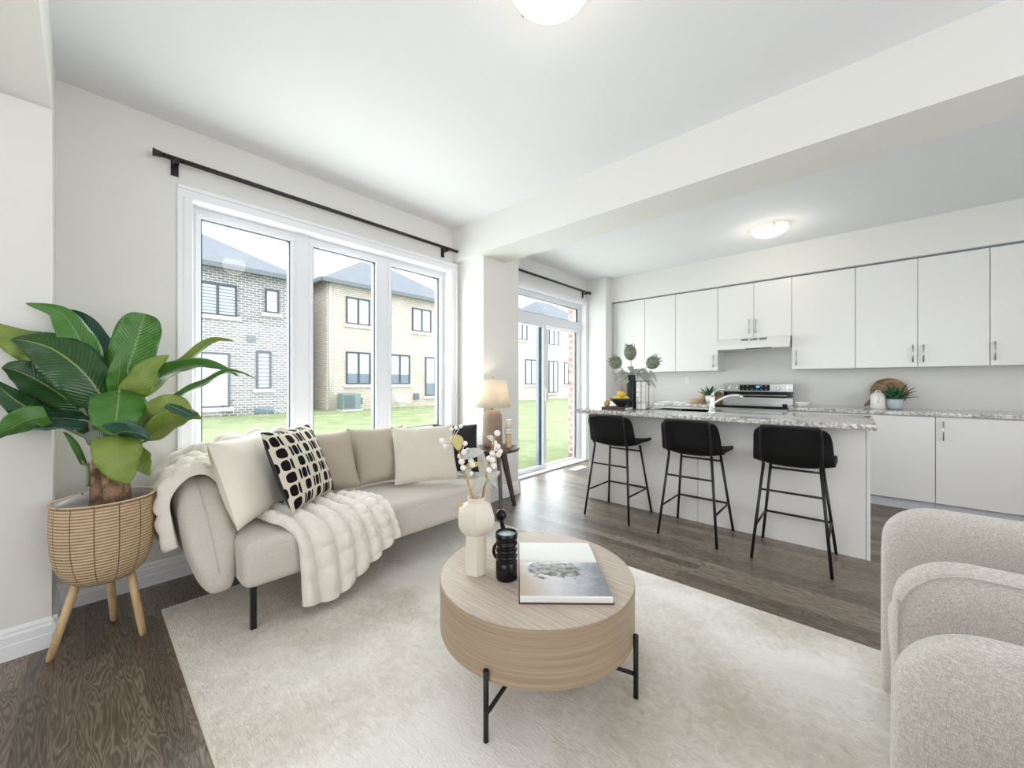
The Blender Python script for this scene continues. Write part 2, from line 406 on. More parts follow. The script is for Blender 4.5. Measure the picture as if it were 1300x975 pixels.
MT['book_cover'] = plain('book_cover', (70, 52, 48), 0.6)
MT['grey_pot'] = plain('grey_stoneware', (188, 194, 202), 0.5)
MT['succulent'] = plain('succulent_green', (42, 92, 54), 0.4, vary=0.35, vscale=30)
MT['board_wood'] = wood('acacia_board', (96, 66, 42), (168, 132, 96), (3, 1, 10), 0.5)
MT['pale_wood'] = wood('pale_wood', (186, 154, 116), (214, 186, 150), (3, 3, 10), 0.55)
MT['fixture_glass'] = plain('frosted_fixture_glass', (250, 246, 236), 0.4, emis=(255, 244, 222), estr=0.6)
MT['plate'] = plain('white_plastic_plate', (226, 226, 224), 0.4)
MT['grass'] = grass_material()
MT['soil'] = plain('pale_gravel', (196, 186, 170), 0.95, vary=0.15, vscale=3)
MT['brick_grey'] = brick_material('grey_brick', (116, 112, 116), (146, 141, 143), (206, 204, 204))
MT['brick_cream'] = brick_material('cream_brick', (206, 192, 180), (222, 211, 202), (176, 168, 160))
MT['brick_pink'] = brick_material('pale_pink_brick', (206, 192, 188), (218, 206, 202), (196, 188, 186))
MT['brick_red'] = brick_material('red_brick', (160, 118, 104), (190, 152, 140), (210, 200, 192))
MT['roof'] = plain('slate_shingle_roof', (120, 126, 134), 0.9, vary=0.12, vscale=2)
MT['gutter'] = plain('grey_gutter', (110, 116, 124), 0.6)
MT['ext_frame'] = plain('charcoal_window_frame', (72, 74, 82), 0.5)
MT['ext_pane'] = plain('pale_blind_behind_glass', (196, 206, 212), 0.25)
MT['ext_pane_dark'] = plain('dusky_glass', (120, 134, 148), 0.1)
MT['ext_sill'] = plain('stone_sill', (222, 218, 212), 0.8)
MT['ac'] = plain('green_grey_condenser', (132, 150, 148), 0.6)
MT['screen_blue'] = plain('blue_display', (30, 120, 170), 0.3, emis=(60, 180, 230), estr=1.5)

# lamp shade: thin translucent linen
def shade_material():
    m, nt, N, L, b = new_mat('linen_lamp_shade')
    b.inputs['Base Color'].default_value = srgb(238, 232, 220)
    b.inputs['Roughness'].default_value = 0.9
    tl = N.new('ShaderNodeBsdfTranslucent'); tl.inputs[0].default_value = srgb(250, 240, 220)
    mx = N.new('ShaderNodeMixShader'); mx.inputs[0].default_value = 0.45
    L.new(b.outputs[0], mx.inputs[1]); L.new(tl.outputs[0], mx.inputs[2])
    L.new(mx.outputs[0], N['Material Output'].inputs[0])
    return m
MT['shade'] = shade_material()

# ------------------------------------------------------------------ mesh helpers
def link(name, bm, mat, parent=None, smooth=False, loc=None, recalc=True):
    if recalc:
        bmesh.ops.recalc_face_normals(bm, faces=bm.faces)
    me = bpy.data.meshes.new(name)
    bm.to_mesh(me); bm.free()
    if isinstance(mat, (list, tuple)):
        for x in mat: me.materials.append(x)
    else:
        me.materials.append(mat)
    if smooth:
        for p in me.polygons: p.use_smooth = True
    o = bpy.data.objects.new(name, me)
    COL.objects.link(o)
    if loc is not None:
        # geometry given in world metres; move the origin to loc
        me.transform(Matrix.Translation(-Vector(loc)))
        o.location = loc
    if parent is not None:
        o.parent = parent
        o.location = Vector(o.location) - WORLD_LOC(parent)
    return o

def WORLD_LOC(o):
    v = Vector((0, 0, 0))
    while o is not None:
        v = v + Vector(o.location); o = o.parent
    return v

def bevel_mod(o, w=0.005, seg=2):
    m = o.modifiers.new('bevel', 'BEVEL'); m.width = w; m.segments = seg; m.limit_method = 'ANGLE'; m.angle_limit = math.radians(40)
    for p in o.data.polygons: p.use_smooth = True
    try:
        wn2 = o.modifiers.new('wn', 'WEIGHTED_NORMAL'); wn2.keep_sharp = False
    except Exception: pass
    return o
def subsurf(o, lv=1):
    m = o.modifiers.new('sub', 'SUBSURF'); m.levels = lv; m.render_levels = lv
    return o
def solid(o, t, off=0.0):
    m = o.modifiers.new('solid', 'SOLIDIFY'); m.thickness = t; m.offset = off
    return o

def box(bm, x0, x1, y0, y1, z0, z1, mi=0):
    vs = [bm.verts.new(p) for p in ((x0, y0, z0), (x1, y0, z0), (x1, y1, z0), (x0, y1, z0), (x0, y0, z1), (x1, y0, z1), (x1, y1, z1), (x0, y1, z1))]
    fs = []
    for f in ((0, 3, 2, 1), (4, 5, 6, 7), (0, 1, 5, 4), (1, 2, 6, 5), (2, 3, 7, 6), (3, 0, 4, 7)):
        fc = bm.faces.new([vs[i] for i in f]); fc.material_index = mi; fs.append(fc)
    return fs

def B(name, x0, x1, y0, y1, z0, z1, mat, parent=None, bev=0.0, seg=2):
    bm = bmesh.new(); box(bm, x0, x1, y0, y1, z0, z1)
    o = link(name, bm, mat, parent, loc=((x0 + x1) / 2, (y0 + y1) / 2, z0))
    if bev: bevel_mod(o, bev, seg)
    return o

def frame_of(t):
    t = t.normalized()
    a = Vector((0, 0, 1)) if abs(t.z) < 0.9 else Vector((1, 0, 0))
    u = t.cross(a).normalized(); return u, t.cross(u).normalized()

def tube(bm, pts, r, n=10, caps=True, square=False):
    pts = [Vector(p) for p in pts]
    rs = r if isinstance(r, (list, tuple)) else [r] * len(pts)
    rings = []
    u = None
    for i, p in enumerate(pts):
        t = (pts[min(i + 1, len(pts) - 1)] - pts[max(i - 1, 0)]).normalized()
        if u is None: u, w = frame_of(t)
        else:
            u = (u - t * u.dot(t)).normalized(); w = t.cross(u).normalized()
        ring = []
        for k in range(n):
            a = 2 * PI * (k + (0.5 if square else 0)) / n
            ring.append(bm.verts.new(p + (u * math.cos(a) + w * math.sin(a)) * rs[i]))
        rings.append(ring)
    for i in range(len(rings) - 1):
        for k in range(n):
            bm.faces.new((rings[i][k], rings[i][(k + 1) % n], rings[i + 1][(k + 1) % n], rings[i + 1][k]))
    if caps:
        bm.faces.new(rings[0]); bm.faces.new(list(reversed(rings[-1])))
    return rings

def T(name, pts, r, mat, parent=None, n=10, smooth=True, square=False):
    bm = bmesh.new(); tube(bm, pts, r, n, square=square)
    o = link(name, bm, mat, parent, smooth=False, loc=pts[0])
    if smooth:
        for p in o.data.polygons: p.use_smooth = len(p.vertices) == 4
    return o

def lathe(bm, prof, c=(0, 0, 0), n=32, sx_=1.0, sy_=1.0, facet=None):
    c = Vector(c); n = facet or n
    rings = []
    for r, z in prof:
        if r < 1e-5: rings.append([bm.verts.new(c + Vector((0, 0, z)))])
        else: rings.append([bm.verts.new(c + Vector((r * sx_ * math.cos(2 * PI * k / n), r * sy_ * math.sin(2 * PI * k / n), z))) for k in range(n)])
    for a, b_ in zip(rings, rings[1:]):
        if len(a) == 1 and len(b_) == 1: continue
        for k in range(n):
            k2 = (k + 1) % n
            if len(a) == 1: bm.faces.new((a[0], b_[k2], b_[k]))
            elif len(b_) == 1: bm.faces.new((a[k], a[k2], b_[0]))
            else: bm.faces.new((a[k], a[k2], b_[k2], b_[k]))
    return rings

def LA(name, prof, c, mat, parent=None, n=32, facet=None, smooth=True, rot=0.0):
    bm = bmesh.new(); lathe(bm, prof, (0, 0, 0), n, facet=facet)
    if rot: bmesh.ops.rotate(bm, verts=bm.verts, cent=(0, 0, 0), matrix=Matrix.Rotation(rot, 3, 'Z'))
    bmesh.ops.translate(bm, verts=bm.verts, vec=c)
    o = link(name, bm, mat, parent, smooth=smooth, loc=c)
    return o

def auto_smooth(o, deg=35):
    # mark sharp edges by angle
    me = o.data
    for p in me.polygons: p.use_smooth = True
    bm = bmesh.new(); bm.from_mesh(me)
    for e in bm.edges:
        if len(e.link_faces) == 2 and e.calc_face_angle(0) > math.radians(deg): e.smooth = False
    bm.to_mesh(me); bm.free()
    return o

def catmull(pts, n):
    pts = [Vector(p) for p in pts]
    out = []
    m = len(pts) - 1
    for i in range(n + 1):
        s = i / n * m; k = min(int(s), m - 1); t = s - k
        p0 = pts[max(k - 1, 0)]; p1 = pts[k]; p2 = pts[k + 1]; p3 = pts[min(k + 2, m)]
        out.append(0.5 * ((2 * p1) + (-p0 + p2) * t + (2 * p0 - 5 * p1 + 4 * p2 - p3) * t * t + (-p0 + 3 * p1 - 3 * p2 + p3) * t ** 3))
    return out

def grid(bm, rows, uv=True, closed=False):
    """rows: list of lists of points -> quads with a UV map"""
    V = [[bm.verts.new(p) for p in r] for r in rows]
    lay = bm.loops.layers.uv.get('UVMap') or bm.loops.layers.uv.new('UVMap')
    nr, nc = len(V), len(V[0])
    for i in range(nr - 1):
        for j in range(nc - 1 if not closed else nc):
            j2 = (j + 1) % nc
            f = bm.faces.new((V[i][j], V[i][j2], V[i + 1][j2], V[i + 1][j]))
            for lp, (a, b_) in zip(f.loops, ((i, j), (i, j + 1), (i + 1, j + 1), (i + 1, j))):
                lp[lay].uv = (b_ / (nc - 1), a / (nr - 1))
    return V

def thing(name, label, cat, loc, group=None, rot=0.0):
    o = bpy.data.objects.new(name, None); COL.objects.link(o)
    o.location = loc; o.rotation_euler = (0, 0, rot); o.empty_display_size = 0.05
    o['label'] = label; o['category'] = cat
    if group: o['group'] = group
    return o
def tag(o, label, cat, group=None):
    o['label'] = label; o['category'] = cat
    if group: o['group'] = group
    return o
def st(o):
    o['kind'] = 'structure'; return o
def struct_empty(name, loc):
    o = bpy.data.objects.new(name, None); COL.objects.link(o); o.location = loc; o['kind'] = 'structure'; return o
def kids(o): return [x for x in bpy.data.objects if x.parent == o]
def copy_tree(o, parent=None):
    c = o.copy(); COL.objects.link(c); c.parent = parent
    for ch in kids(o): copy_tree(ch, c)
    return c
def join_boxes(name, boxes, mat, parent=None, bev=0.0, loc=None):
    bm = bmesh.new()
    for b_ in boxes: box(bm, *b_)
    o = link(name, bm, mat, parent, loc=loc or (boxes[0][0], boxes[0][2], boxes[0][4]))
    if bev: bevel_mod(o, bev)
    return o

# ------------------------------------------------------------------ the setting
CEIL = 2.79
XW, XJ = -3.12, -2.74          # window wall, jog / pillar face
YB = 5.80                       # kitchen back wall
XR, YR = 3.2, -3.2
BEAM_Z, BY0, BY1 = 2.455, 2.555, 2.925

o = B('floor', XW - 0.28, XR + 0.1, YR - 0.1, YB + 0.1, -0.12, 0.0, MT['floor']); st(o)
o.data.transform(Matrix.Translation(Vector(o.location))); o.location = (0, 0, 0)
st(B('ceiling', XW - 0.28, XR + 0.1, YR - 0.1, YB + 0.1, CEIL, CEIL + 0.1, MT['ceiling']))

# window wall with the two openings
WY0, WY1, WZ0, WZ1 = 0.455, 2.525, 0.69, 2.355
DY0, DY1, DZ1 = 3.22, 5.17, 2.41
XO = XW - 0.29
def wall_grid(name, xs0, xs1, ycuts, rects, mat):
    bm = bmesh.new()
    for (y0, y1, z0, z1) in rects: box(bm, xs0, xs1, y0, y1, z0, z1)
    bmesh.ops.remove_doubles(bm, verts=bm.verts, dist=1e-5)
    # delete interior duplicate faces
    seen = {}
    for f in list(bm.faces):
        k = tuple(sorted(v.index for v in f.verts))
        seen.setdefault(k, []).append(f)
    dead = [f for v in seen.values() if len(v) > 1 for f in v]
    bmesh.ops.delete(bm, geom=dead, context='FACES')
    return link(name, bm, mat, None, loc=(xs0, rects[0][0], 0))
rects = [(-0.1, WY0, 0, CEIL), (WY0, WY1, 0, WZ0), (WY0, WY1, WZ1, CEIL), (WY1, DY0, 0, CEIL), (DY0, DY1, DZ1, CEIL), (DY1, YB, 0, CEIL)]
def split_z(rs):
    zs = sorted({z for r in rs for z in r[2:]}); out = []
    for y0, y1, z0, z1 in rs:
        c = [z for z in zs if z0 <= z <= z1]
        out += [(y0, y1, a, b_) for a, b_ in zip(c, c[1:])]
    return out
bmw = bmesh.new()
for r in split_z(rects): box(bmw, XO + 0.1, XW, *r)
bmesh.ops.remove_doubles(bmw, verts=bmw.verts, dist=1e-5)
bmw.verts.index_update(); seen = {}
for f in list(bmw.faces): seen.setdefault(tuple(sorted(v.index for v in f.verts)), []).append(f)
bmesh.ops.delete(bmw, geom=[f for v in seen.values() if len(v) > 1 for f in v], context='FACES')
st(link('wall_left', bmw, MT['wall'], None, loc=(XW, 0, 0)))
# exterior brick skin around the patio opening
bmw = bmesh.new()
box(bmw, XO - 0.02, XO + 0.1, DY1 + 0.01, YB + 1.0, -0.3, 3.2)
st(link('wall_exterior', bmw, MT['brick_red'], None, loc=(XO, DY1, 0)))

st(B('wall_left_jog', XO, XJ, YR, -0.1, 0, CEIL, MT['wall']))
st(B('wall_pillar', XW + 0.001, XJ, 2.63, 3.16, 0, CEIL, MT['wall']))
st(B('wall_kitchen_return', XW + 0.001, -2.80, 5.225, YB, 0, CEIL, MT['wall']))
st(B('wall_back', XW - 0.28, XR + 0.1, YB, YB + 0.12, 0, CEIL, MT['wall']))
st(B('wall_beam', XW + 0.001, XR, BY0, BY1, BEAM_Z, CEIL, MT['wall']))
st(B('wall_soffit_left', XJ, -0.9, YR, -0.1, 2.45, CEIL, MT['wall']))
st(B('wall_soffit_kitchen', -2.80, XR, 5.39, YB, 2.43, CEIL, MT['wall']))
# right wall and rear wall, each with an unseen opening added for fill light
def holed(name, axis, p0, p1, a0, a1, h0, h1, z0, z1):
    bm = bmesh.new()
    for (s0, s1, q0, q1) in ((a0, h0, 0, CEIL), (h1, a1, 0, CEIL), (h0, h1, 0, z0), (h0, h1, z1, CEIL)):
        if axis == 'x': box(bm, p0, p1, s0, s1, q0, q1)
        else: box(bm, s0, s1, p0, p1, q0, q1)
    bmesh.ops.remove_doubles(bm, verts=bm.verts, dist=1e-5)
    return st(link(name, bm, MT['wall'], None, loc=(p0, a0, 0) if axis == 'x' else (a0, p0, 0)))
holed('wall_right', 'x', XR, XR + 0.1, YR, YB, -0.1, 3.3, 0.5, 2.5)
holed('wall_rear', 'y', YR - 0.1, YR, XJ, XR, -1.5, 2.1, 0.5, 2.5)

def baseboard(name, p, q, nrm, h=0.135):
    """profiled skirting from p to q (floor points); nrm points into the room"""
    p, q, nrm = Vector((*p, 0)), Vector((*q, 0)), Vector((*nrm, 0))
    prof = [(0.0, 0), (0.018, 0), (0.018, 0.062), (0.014, 0.066), (0.014, 0.1), (0.008, 0.108), (0.008, 0.12), (0.003, h), (0, h)]
    bm = bmesh.new()
    a = [bm.verts.new(p + nrm * d + Vector((0, 0, z))) for d, z in prof]
    b_ = [bm.verts.new(q + nrm * d + Vector((0, 0, z))) for d, z in prof]
    for i in range(len(prof)): bm.faces.new((a[i], a[(i + 1) % len(prof)], b_[(i + 1) % len(prof)], b_[i]))
    bm.faces.new(a); bm.faces.new(list(reversed(b_)))
    return st(link(name, bm, MT['trim'], None, loc=p))
baseboard('baseboard_left', (XW, -0.1), (XW, 2.63), (1, 0))
baseboard('baseboard_jog', (XJ, YR), (XJ, -0.082), (1, 0))
baseboard('baseboard_jog_end', (XW, -0.1), (XJ + 0.018, -0.1), (0, 1))
baseboard('baseboard_pillar', (XJ, 2.612), (XJ, 3.178), (1, 0))
baseboard('baseboard_pillar_near', (XW, 2.63), (XJ + 0.018, 2.63), (0, -1))
baseboard('baseboard_pillar_far', (XW, 3.16), (XJ + 0.018, 3.16), (0, 1))
baseboard('baseboard_return', (XW, 5.225), (-2.80 + 0.018, 5.225), (0, -1))
baseboard('baseboard_right', (XR, YR), (XR, YB), (-1, 0))

# living-room window
FX0, FX1 = -3.30, -3.235      # frame depth
GX = -3.27
win = struct_empty('window_1', (XW, 1.49, WZ0))
def ring_boxes(x0, x1, y0, y1, z0, z1, w):
    return [(x0, x1, y0, y1, z1 - w, z1), (x0, x1, y0, y1, z0, z0 + w), (x0, x1, y0, y0 + w, z0 + w, z1 - w), (x0, x1, y1 - w, y1, z0 + w, z1 - w)]
gys = [(0.517, 1.053), (1.222, 1.751), (1.914, 2.463)]
GZ0, GZ1 = 0.765, 2.285
# outer frame with two mullions
join_boxes('window_frame', [(FX0, FX1, WY0, WY1, GZ1, WZ1), (FX0, FX1, WY0, WY1, WZ0, GZ0), (FX0, FX1, WY0, gys[0][0], GZ0, GZ1), (FX0, FX1, gys[0][1], gys[1][0], GZ0, GZ1), (FX0, FX1, gys[1][1], gys[2][0], GZ0, GZ1), (FX0, FX1, gys[2][1], WY1, GZ0, GZ1)], MT['frame'], win)
# raised sash edge round each pane
for (a, b_) in gys:
    join_boxes('sash', ring_boxes(FX1, FX1 + 0.014, a - 0.032, b_ + 0.032, GZ0 - 0.032, GZ1 + 0.032, 0.028), MT['frame'], win, 0.003)
    join_boxes('gasket', ring_boxes(GX + 0.004, FX1, a - 0.001, b_ + 0.001, GZ0 - 0.001, GZ1 + 0.001, 0.006), MT['gasket'], win)
    B('pane', GX - 0.003, GX + 0.003, a, b_, GZ0, GZ1, MT['glass'], win)
# jamb liner
join_boxes('window_reveal', ring_boxes(FX1, XW + 0.004, WY0 - 0.006, WY1 + 0.006, WZ0 - 0.006, WZ1 + 0.006, 0.008), MT['trim'], win)
# casing with a stepped profile
def casing(parent, y0, y1, z0, z1, w, sides='ltrb'):
    for lab, bx in (('t', (y0 - w, y1 + w, z1, z1 + w)), ('b', (y0 - w, y1 + w, z0 - w, z0)), ('l', (y0 - w, y0, z0, z1)), ('r', (y1, y1 + w, z0, z1))):
        if lab not in sides: continue
        a0, a1, c0, c1 = bx
        bs = [(XW, XW + 0.014, a0, a1, c0, c1)]
        t = w * 0.35
        if lab == 't': bs.append((XW + 0.014, XW + 0.026, a0, a1, c1 - t, c1))
        if lab == 'b': bs.append((XW + 0.014, XW + 0.026, a0, a1, c0, c0 + t))
        if lab == 'l': bs.append((XW + 0.014, XW + 0.026, a0, a0 + t, c0, c1))
        if lab == 'r': bs.append((XW + 0.014, XW + 0.026, a1 - t, a1, c0, c1))
        join_boxes('casing', bs, MT['trim'], parent, 0.004)
casing(win, WY0, WY1, WZ0, WZ1, 0.075)
# small crank handle on the second mullion
p = W(481, 538, x=FX1)
T('window_handle', [p + Vector((0.012, 0, -0.05)), p + Vector((0.03, 0.0, 0.0)), p + Vector((0.02, 0.01, 0.06))], 0.008, MT['frame'], win)

# patio door with transom
door = struct_empty('door_1', (XW, 4.2, 0))
HZ0, HZ1 = 1.99, 2.13
join_boxes('door_frame', [(-3.29, -3.2, DY0, DY1, 2.335, DZ1), (-3.29, -3.2, DY0, DY1, HZ0, HZ1), (-3.29, -3.2, DY0, DY1, 0, 0.03), (-3.29, -3.2, DY0, DY0 + 0.06, 0.03, HZ0), (-3.29, -3.2, DY1 - 0.075, DY1, 0.03, HZ0), (-3.29, -3.2, DY0, DY0 + 0.06, HZ1, 2.335), (-3.29, -3.2, DY1 - 0.075, DY1, HZ1, 2.335)], MT['frame'], door, 0.003)
B('transom_pane', -3.25, -3.244, DY0 + 0.06, DY1 - 0.075, HZ1, 2.335, MT['glass'], door)
join_boxes('transom_gasket', ring_boxes(-3.243, -3.205, DY0 + 0.058, DY1 - 0.073, HZ1 - 0.002, 2.337, 0.007), MT['gasket'], door)
# sliding leaf (near track) and fixed leaf (far track)
join_boxes('sliding_leaf', [(-3.225, -3.19, DY0 + 0.04, 4.265, 0.03, 0.075), (-3.225, -3.19, DY0 + 0.04, 4.265, HZ0 - 0.03, HZ0), (-3.225, -3.19, DY0 + 0.04, DY0 + 0.11, 0.075, HZ0 - 0.03), (-3.225, -3.19, 4.20, 4.265, 0.075, HZ0 - 0.03)], MT['frame'], door, 0.003)
B('sliding_pane', -3.21, -3.205, DY0 + 0.11, 4.20, 0.075, HZ0 - 0.03, MT['glass'], door)
join_boxes('fixed_leaf', [(-3.275, -3.24, 4.29, DY1 - 0.06, 0.03, 0.055), (-3.275, -3.24, 4.29, DY1 - 0.06, HZ0 - 0.02, HZ0), (-3.275, -3.24, DY1 - 0.105, DY1 - 0.075, 0.055, HZ0 - 0.02)], MT['frame'], door)
B('fixed_stile', -3.28, -3.235, 4.15, 4.29, 0.03, HZ0 - 0.005, MT['screen'], door)
B('fixed_pane', -3.26, -3.255, 4.29, DY1 - 0.1, 0.055, HZ0 - 0.02, MT['glass'], door)
B('edge_seal', -3.24, -3.232, DY1 - 0.118, DY1 - 0.098, 0.055, HZ0 - 0.02, MT['gasket'], door)
join_boxes('door_reveal', [(-3.2, XW + 0.004, DY0 - 0.005, DY0 + 0.004, 0, DZ1), (-3.2, XW + 0.004, DY1 - 0.004, DY1 + 0.004, 0, DZ1), (-3.2, XW + 0.004, DY0, DY1, DZ1 - 0.006, DZ1 + 0.004)], MT['trim'], door)
join_boxes('sill_track', [(-3.2, XW + 0.03, DY0, DY1, 0.001, 0.022)], MT['frame'], door, 0.003)
casing(door, 3.20, DY1, 0.0, DZ1, 0.05, 'tr')
B('latch_handle', -3.19, -3.165, 4.225, 4.245, 0.95, 1.12, MT['frame'], door, 0.005)

# outdoors: lawn and neighbouring houses
bm = bmesh.new(); box(bm, -60, XO - 0.02, -30, 60, -0.35, -0.08)
g = link('lawn', bm, MT['grass'], None, loc=(-20, 10, -0.08)); g['kind'] = 'structure'

def house(name, label, y0, y1, x0, x1, eave, rise, brick, windows, x_eave=0.35):
    h = thing(name, label, 'house', ((x0 + x1) / 2, (y0 + y1) / 2, -0.1))
    B('brick_wall', x0, x1, y0, y1, -0.1, eave, brick, h)
    bm = bmesh.new(); e = x_eave
    a = [(x0 - e, y0 - e, eave), (x1 + e, y0 - e, eave), (x1 + e, y1 + e, eave), (x0 - e, y1 + e, eave)]
    wx, wy = (x1 - x0) / 2 + e, (y1 - y0) / 2 + e
    m_ = min(wx, wy)
    cx, cy = (x0 + x1) / 2, (y0 + y1) / 2
    if wx >= wy: r = [(cx - (wx - m_) - 0.3, cy, eave + rise), (cx + (wx - m_) + 0.3, cy, eave + rise)]
    else: r = [(cx, cy - (wy - m_) - 0.3, eave + rise), (cx, cy + (wy - m_) + 0.3, eave + rise)]
    v = [bm.verts.new(p) for p in a]; q = [bm.verts.new(p) for p in r]
    if wx >= wy:
        bm.faces.new((v[0], v[1], q[1], q[0])); bm.faces.new((v[1], v[2], q[1])); bm.faces.new((v[2], v[3], q[0], q[1])); bm.faces.new((v[3], v[0], q[0]))
    else:
        bm.faces.new((v[0], v[1], q[0])); bm.faces.new((v[1], v[2], q[1], q[0])); bm.faces.new((v[2], v[3], q[1])); bm.faces.new((v[3], v[0], q[0], q[1]))
    bm.faces.new((v[3], v[2], v[1], v[0]))
    link('roof', bm, MT['roof'], h, loc=(cx, cy, eave))
    join_boxes('gutter', [(x1 + e, x1 + e + 0.1, y0 - e, y1 + e, eave - 0.16, eave + 0.02), (x0 - e, x1 + e, y0 - e - 0.1, y0 - e, eave - 0.16, eave + 0.02)], MT['gutter'], h)
    for (a0, a1, z0, z1, kind) in windows:
        w = join_boxes('window', ring_boxes(x1 - 0.02, x1 + 0.06, a0, a1, z0, z1, 0.07) + ([(x1 - 0.02, x1 + 0.06, (a0 + a1) / 2 - 0.04, (a0 + a1) / 2 + 0.04, z0 + 0.07, z1 - 0.07)] if kind not in 'sn' else []), MT['ext_frame'], h)
        bm = bmesh.new()
        zm = z0 + (z1 - z0) * 0.33 if kind == 'h' else z0
        if kind == 'h': box(bm, x1 - 0.01, x1 + 0.02, a0 + 0.07, a1 - 0.07, z0 + 0.07, zm, 1)
        if kind in 'bn':
            n = 9
            for i in range(n):
                c0 = z0 + 0.07 + (z1 - z0 - 0.14) * i / n; c1 = z0 + 0.07 + (z1 - z0 - 0.14) * (i + 1) / n
                box(bm, x1 - 0.01, x1 + 0.02, a0 + 0.07, a1 - 0.07, c0, c0 + (c1 - c0) * 0.6, 0)
                box(bm, x1 - 0.01, x1 + 0.018, a0 + 0.07, a1 - 0.07, c0 + (c1 - c0) * 0.6, c1, 1)
        else:
            box(bm, x1 - 0.01, x1 + 0.02, a0 + 0.07, a1 - 0.07, zm if kind == 'h' else z0 + 0.07, z1 - 0.07, 0)
        link('pane', bm, [MT['ext_pane'], MT['ext_pane_dark']], w, loc=(x1, a0, z0))
        B('sill', x1, x1 + 0.1, a0 - 0.12, a1 + 0.12, z0 - 0.14, z0, MT['ext_sill'], h)
    return h
HX = -18.0
h1 = house('house', 'two-storey grey brick house across the lawn, seen through the leftmost window pane', -4.5, 6.15, HX - 9, HX, 5.65, 2.9, MT['brick_grey'],
      [(2.75, 3.98, 3.75, 4.98, 'b'), (4.92, 5.44, 4.07, 5.05, 's'), (2.6, 3.75, 0.26, 2.35, 's'), (4.62, 5.15, 0.95, 2.5, 'n'), (0.3, 1.6, 3.75, 4.98, 'd'), (0.2, 1.5, 0.95, 2.5, 'd')])
B('vent_cover', HX, HX + 0.08, 4.3, 4.6, 2.85, 3.08, MT['gutter'], h1)
B('basement_window', HX, HX + 0.03, 4.55, 5.25, -0.02, 0.2, MT['ext_pane_dark'], h1)
h2 = house('house', 'two-storey cream brick house seen through the middle and right window panes', 7.39, 15.2, HX - 8.5, HX, 5.9, 2.7, MT['brick_cream'],
      [(8.27, 9.47, 4.0, 5.3, 'd'), (8.27, 9.5, 1.12, 2.69, 'h'), (10.53, 11.76, 1.12, 2.69, 'h'), (11.9, 13.15, 4.02, 5.3, 'd'), (12.75, 14.1, 0.45, 2.66, 'h')])
T('downspout', [(HX + 0.08, 7.5, 5.8), (HX + 0.08, 7.5, 0.0)], 0.05, MT['ext_sill'], h2)
B('meter_box', HX, HX + 0.12, 12.0, 12.3, 0.3, 0.62, MT['gutter'], h2)
house('house', 'pale pink brick house seen through the left glass of the patio door', 17.3, 23.6, HX - 8.5, HX, 5.9, 2.4, MT['brick_pink'],
      [(20.6, 21.7, 4.3, 5.6, 'd'), (21.5, 22.85, 1.08, 2.93, 'd'), (18.2, 19.5, 4.3, 5.6, 'd')], 0.2)
house('house', 'pale pink brick house seen through the right glass of the patio door', 24.33, 34.5, HX - 8.5, HX, 5.9, 3.0, MT['brick_pink'],
      [(24.4, 25.7, 4.2, 5.6, 'd'), (24.36, 25.6, 0.4, 2.95, 'd'), (26.5, 27.7, 1.07, 2.9, 'd'), (28.6, 30.2, 4.2, 5.6, 'd'), (29.0, 31.0, 1.0, 2.9, 'd')], 0.2)
ac = thing('air_conditioner', 'green-grey outdoor condenser unit on the lawn beside the cream brick house', 'air conditioner', (-17.45, 8.25, -0.08))
B('housing', -17.75, -17.15, 7.75, 8.6, -0.02, 0.72, MT['ac'], ac, 0.02)
join_boxes('grille', [(-17.15, -17.13, 7.8, 8.3, 0.06 + 0.06 * i, 0.09 + 0.06 * i) for i in range(10)], MT['gutter'], ac)
B('base_pad', -17.8, -17.1, 7.7, 8.65, -0.08, -0.02, MT['ext_sill'], ac)
B('access_panel', -17.6, -17.2, 8.6, 8.7, 0.2, 0.5, MT['gutter'], ac)
ur = LA('urn_planter', [(0.001, 0), (0.1, 0.0), (0.12, 0.08), (0.28, 0.32), (0.3, 0.36), (0.3, 0.7), (0.26, 0.74), (0.24, 0.7), (0.001, 0.68)], (-17.2, 10.7, -0.08), MT['ext_sill'])
tag(ur, 'pale grey urn planter on the lawn against the cream brick house', 'planter')

# ------------------------------------------------------------------ fixed small fittings
def curtain_rod(label, y0, y1, z, brackets, ends):
    t = thing('curtain_rod', label, 'curtain rod', (XW + 0.07, (y0 + y1) / 2, z))
    T('rod', [(XW + 0.075, y0, z), (XW + 0.075, y1, z)], 0.0145, MT['bronze'], t, 14)
    for y in ends:
        s = 1 if y > (y0 + y1) / 2 else -1
        bm = bmesh.new(); tube(bm, [(XW + 0.075, y, z), (XW + 0.075, y + s * 0.012, z), (XW + 0.075, y + s * 0.03, z), (XW + 0.075, y + s * 0.045, z)], [0.013, 0.018, 0.02, 0.024], 14)
        link('finial', bm, MT['bronze'], t, smooth=True, loc=(XW + 0.075, y, z))
    for y in brackets:
        bm = bmesh.new(); box(bm, XW, XW + 0.008, y - 0.018, y + 0.018, z - 0.075, z + 0.02); box(bm, XW + 0.008, XW + 0.085, y - 0.007, y + 0.007, z - 0.03, z - 0.012); box(bm, XW + 0.055, XW + 0.092, y - 0.012, y + 0.012, z - 0.03, z + 0.0)
        link('bracket', bm, MT['bronze'], t, loc=(XW, y, z))
    return t
curtain_rod('dark bronze curtain rod above the three-pane living room window', 0.31, 2.56, 2.545, [0.37, 2.42], [0.31, 2.56])
curtain_rod('dark bronze curtain rod above the glass patio door', 3.25, 5.14, 2.575, [3.3, 5.09], [5.14])

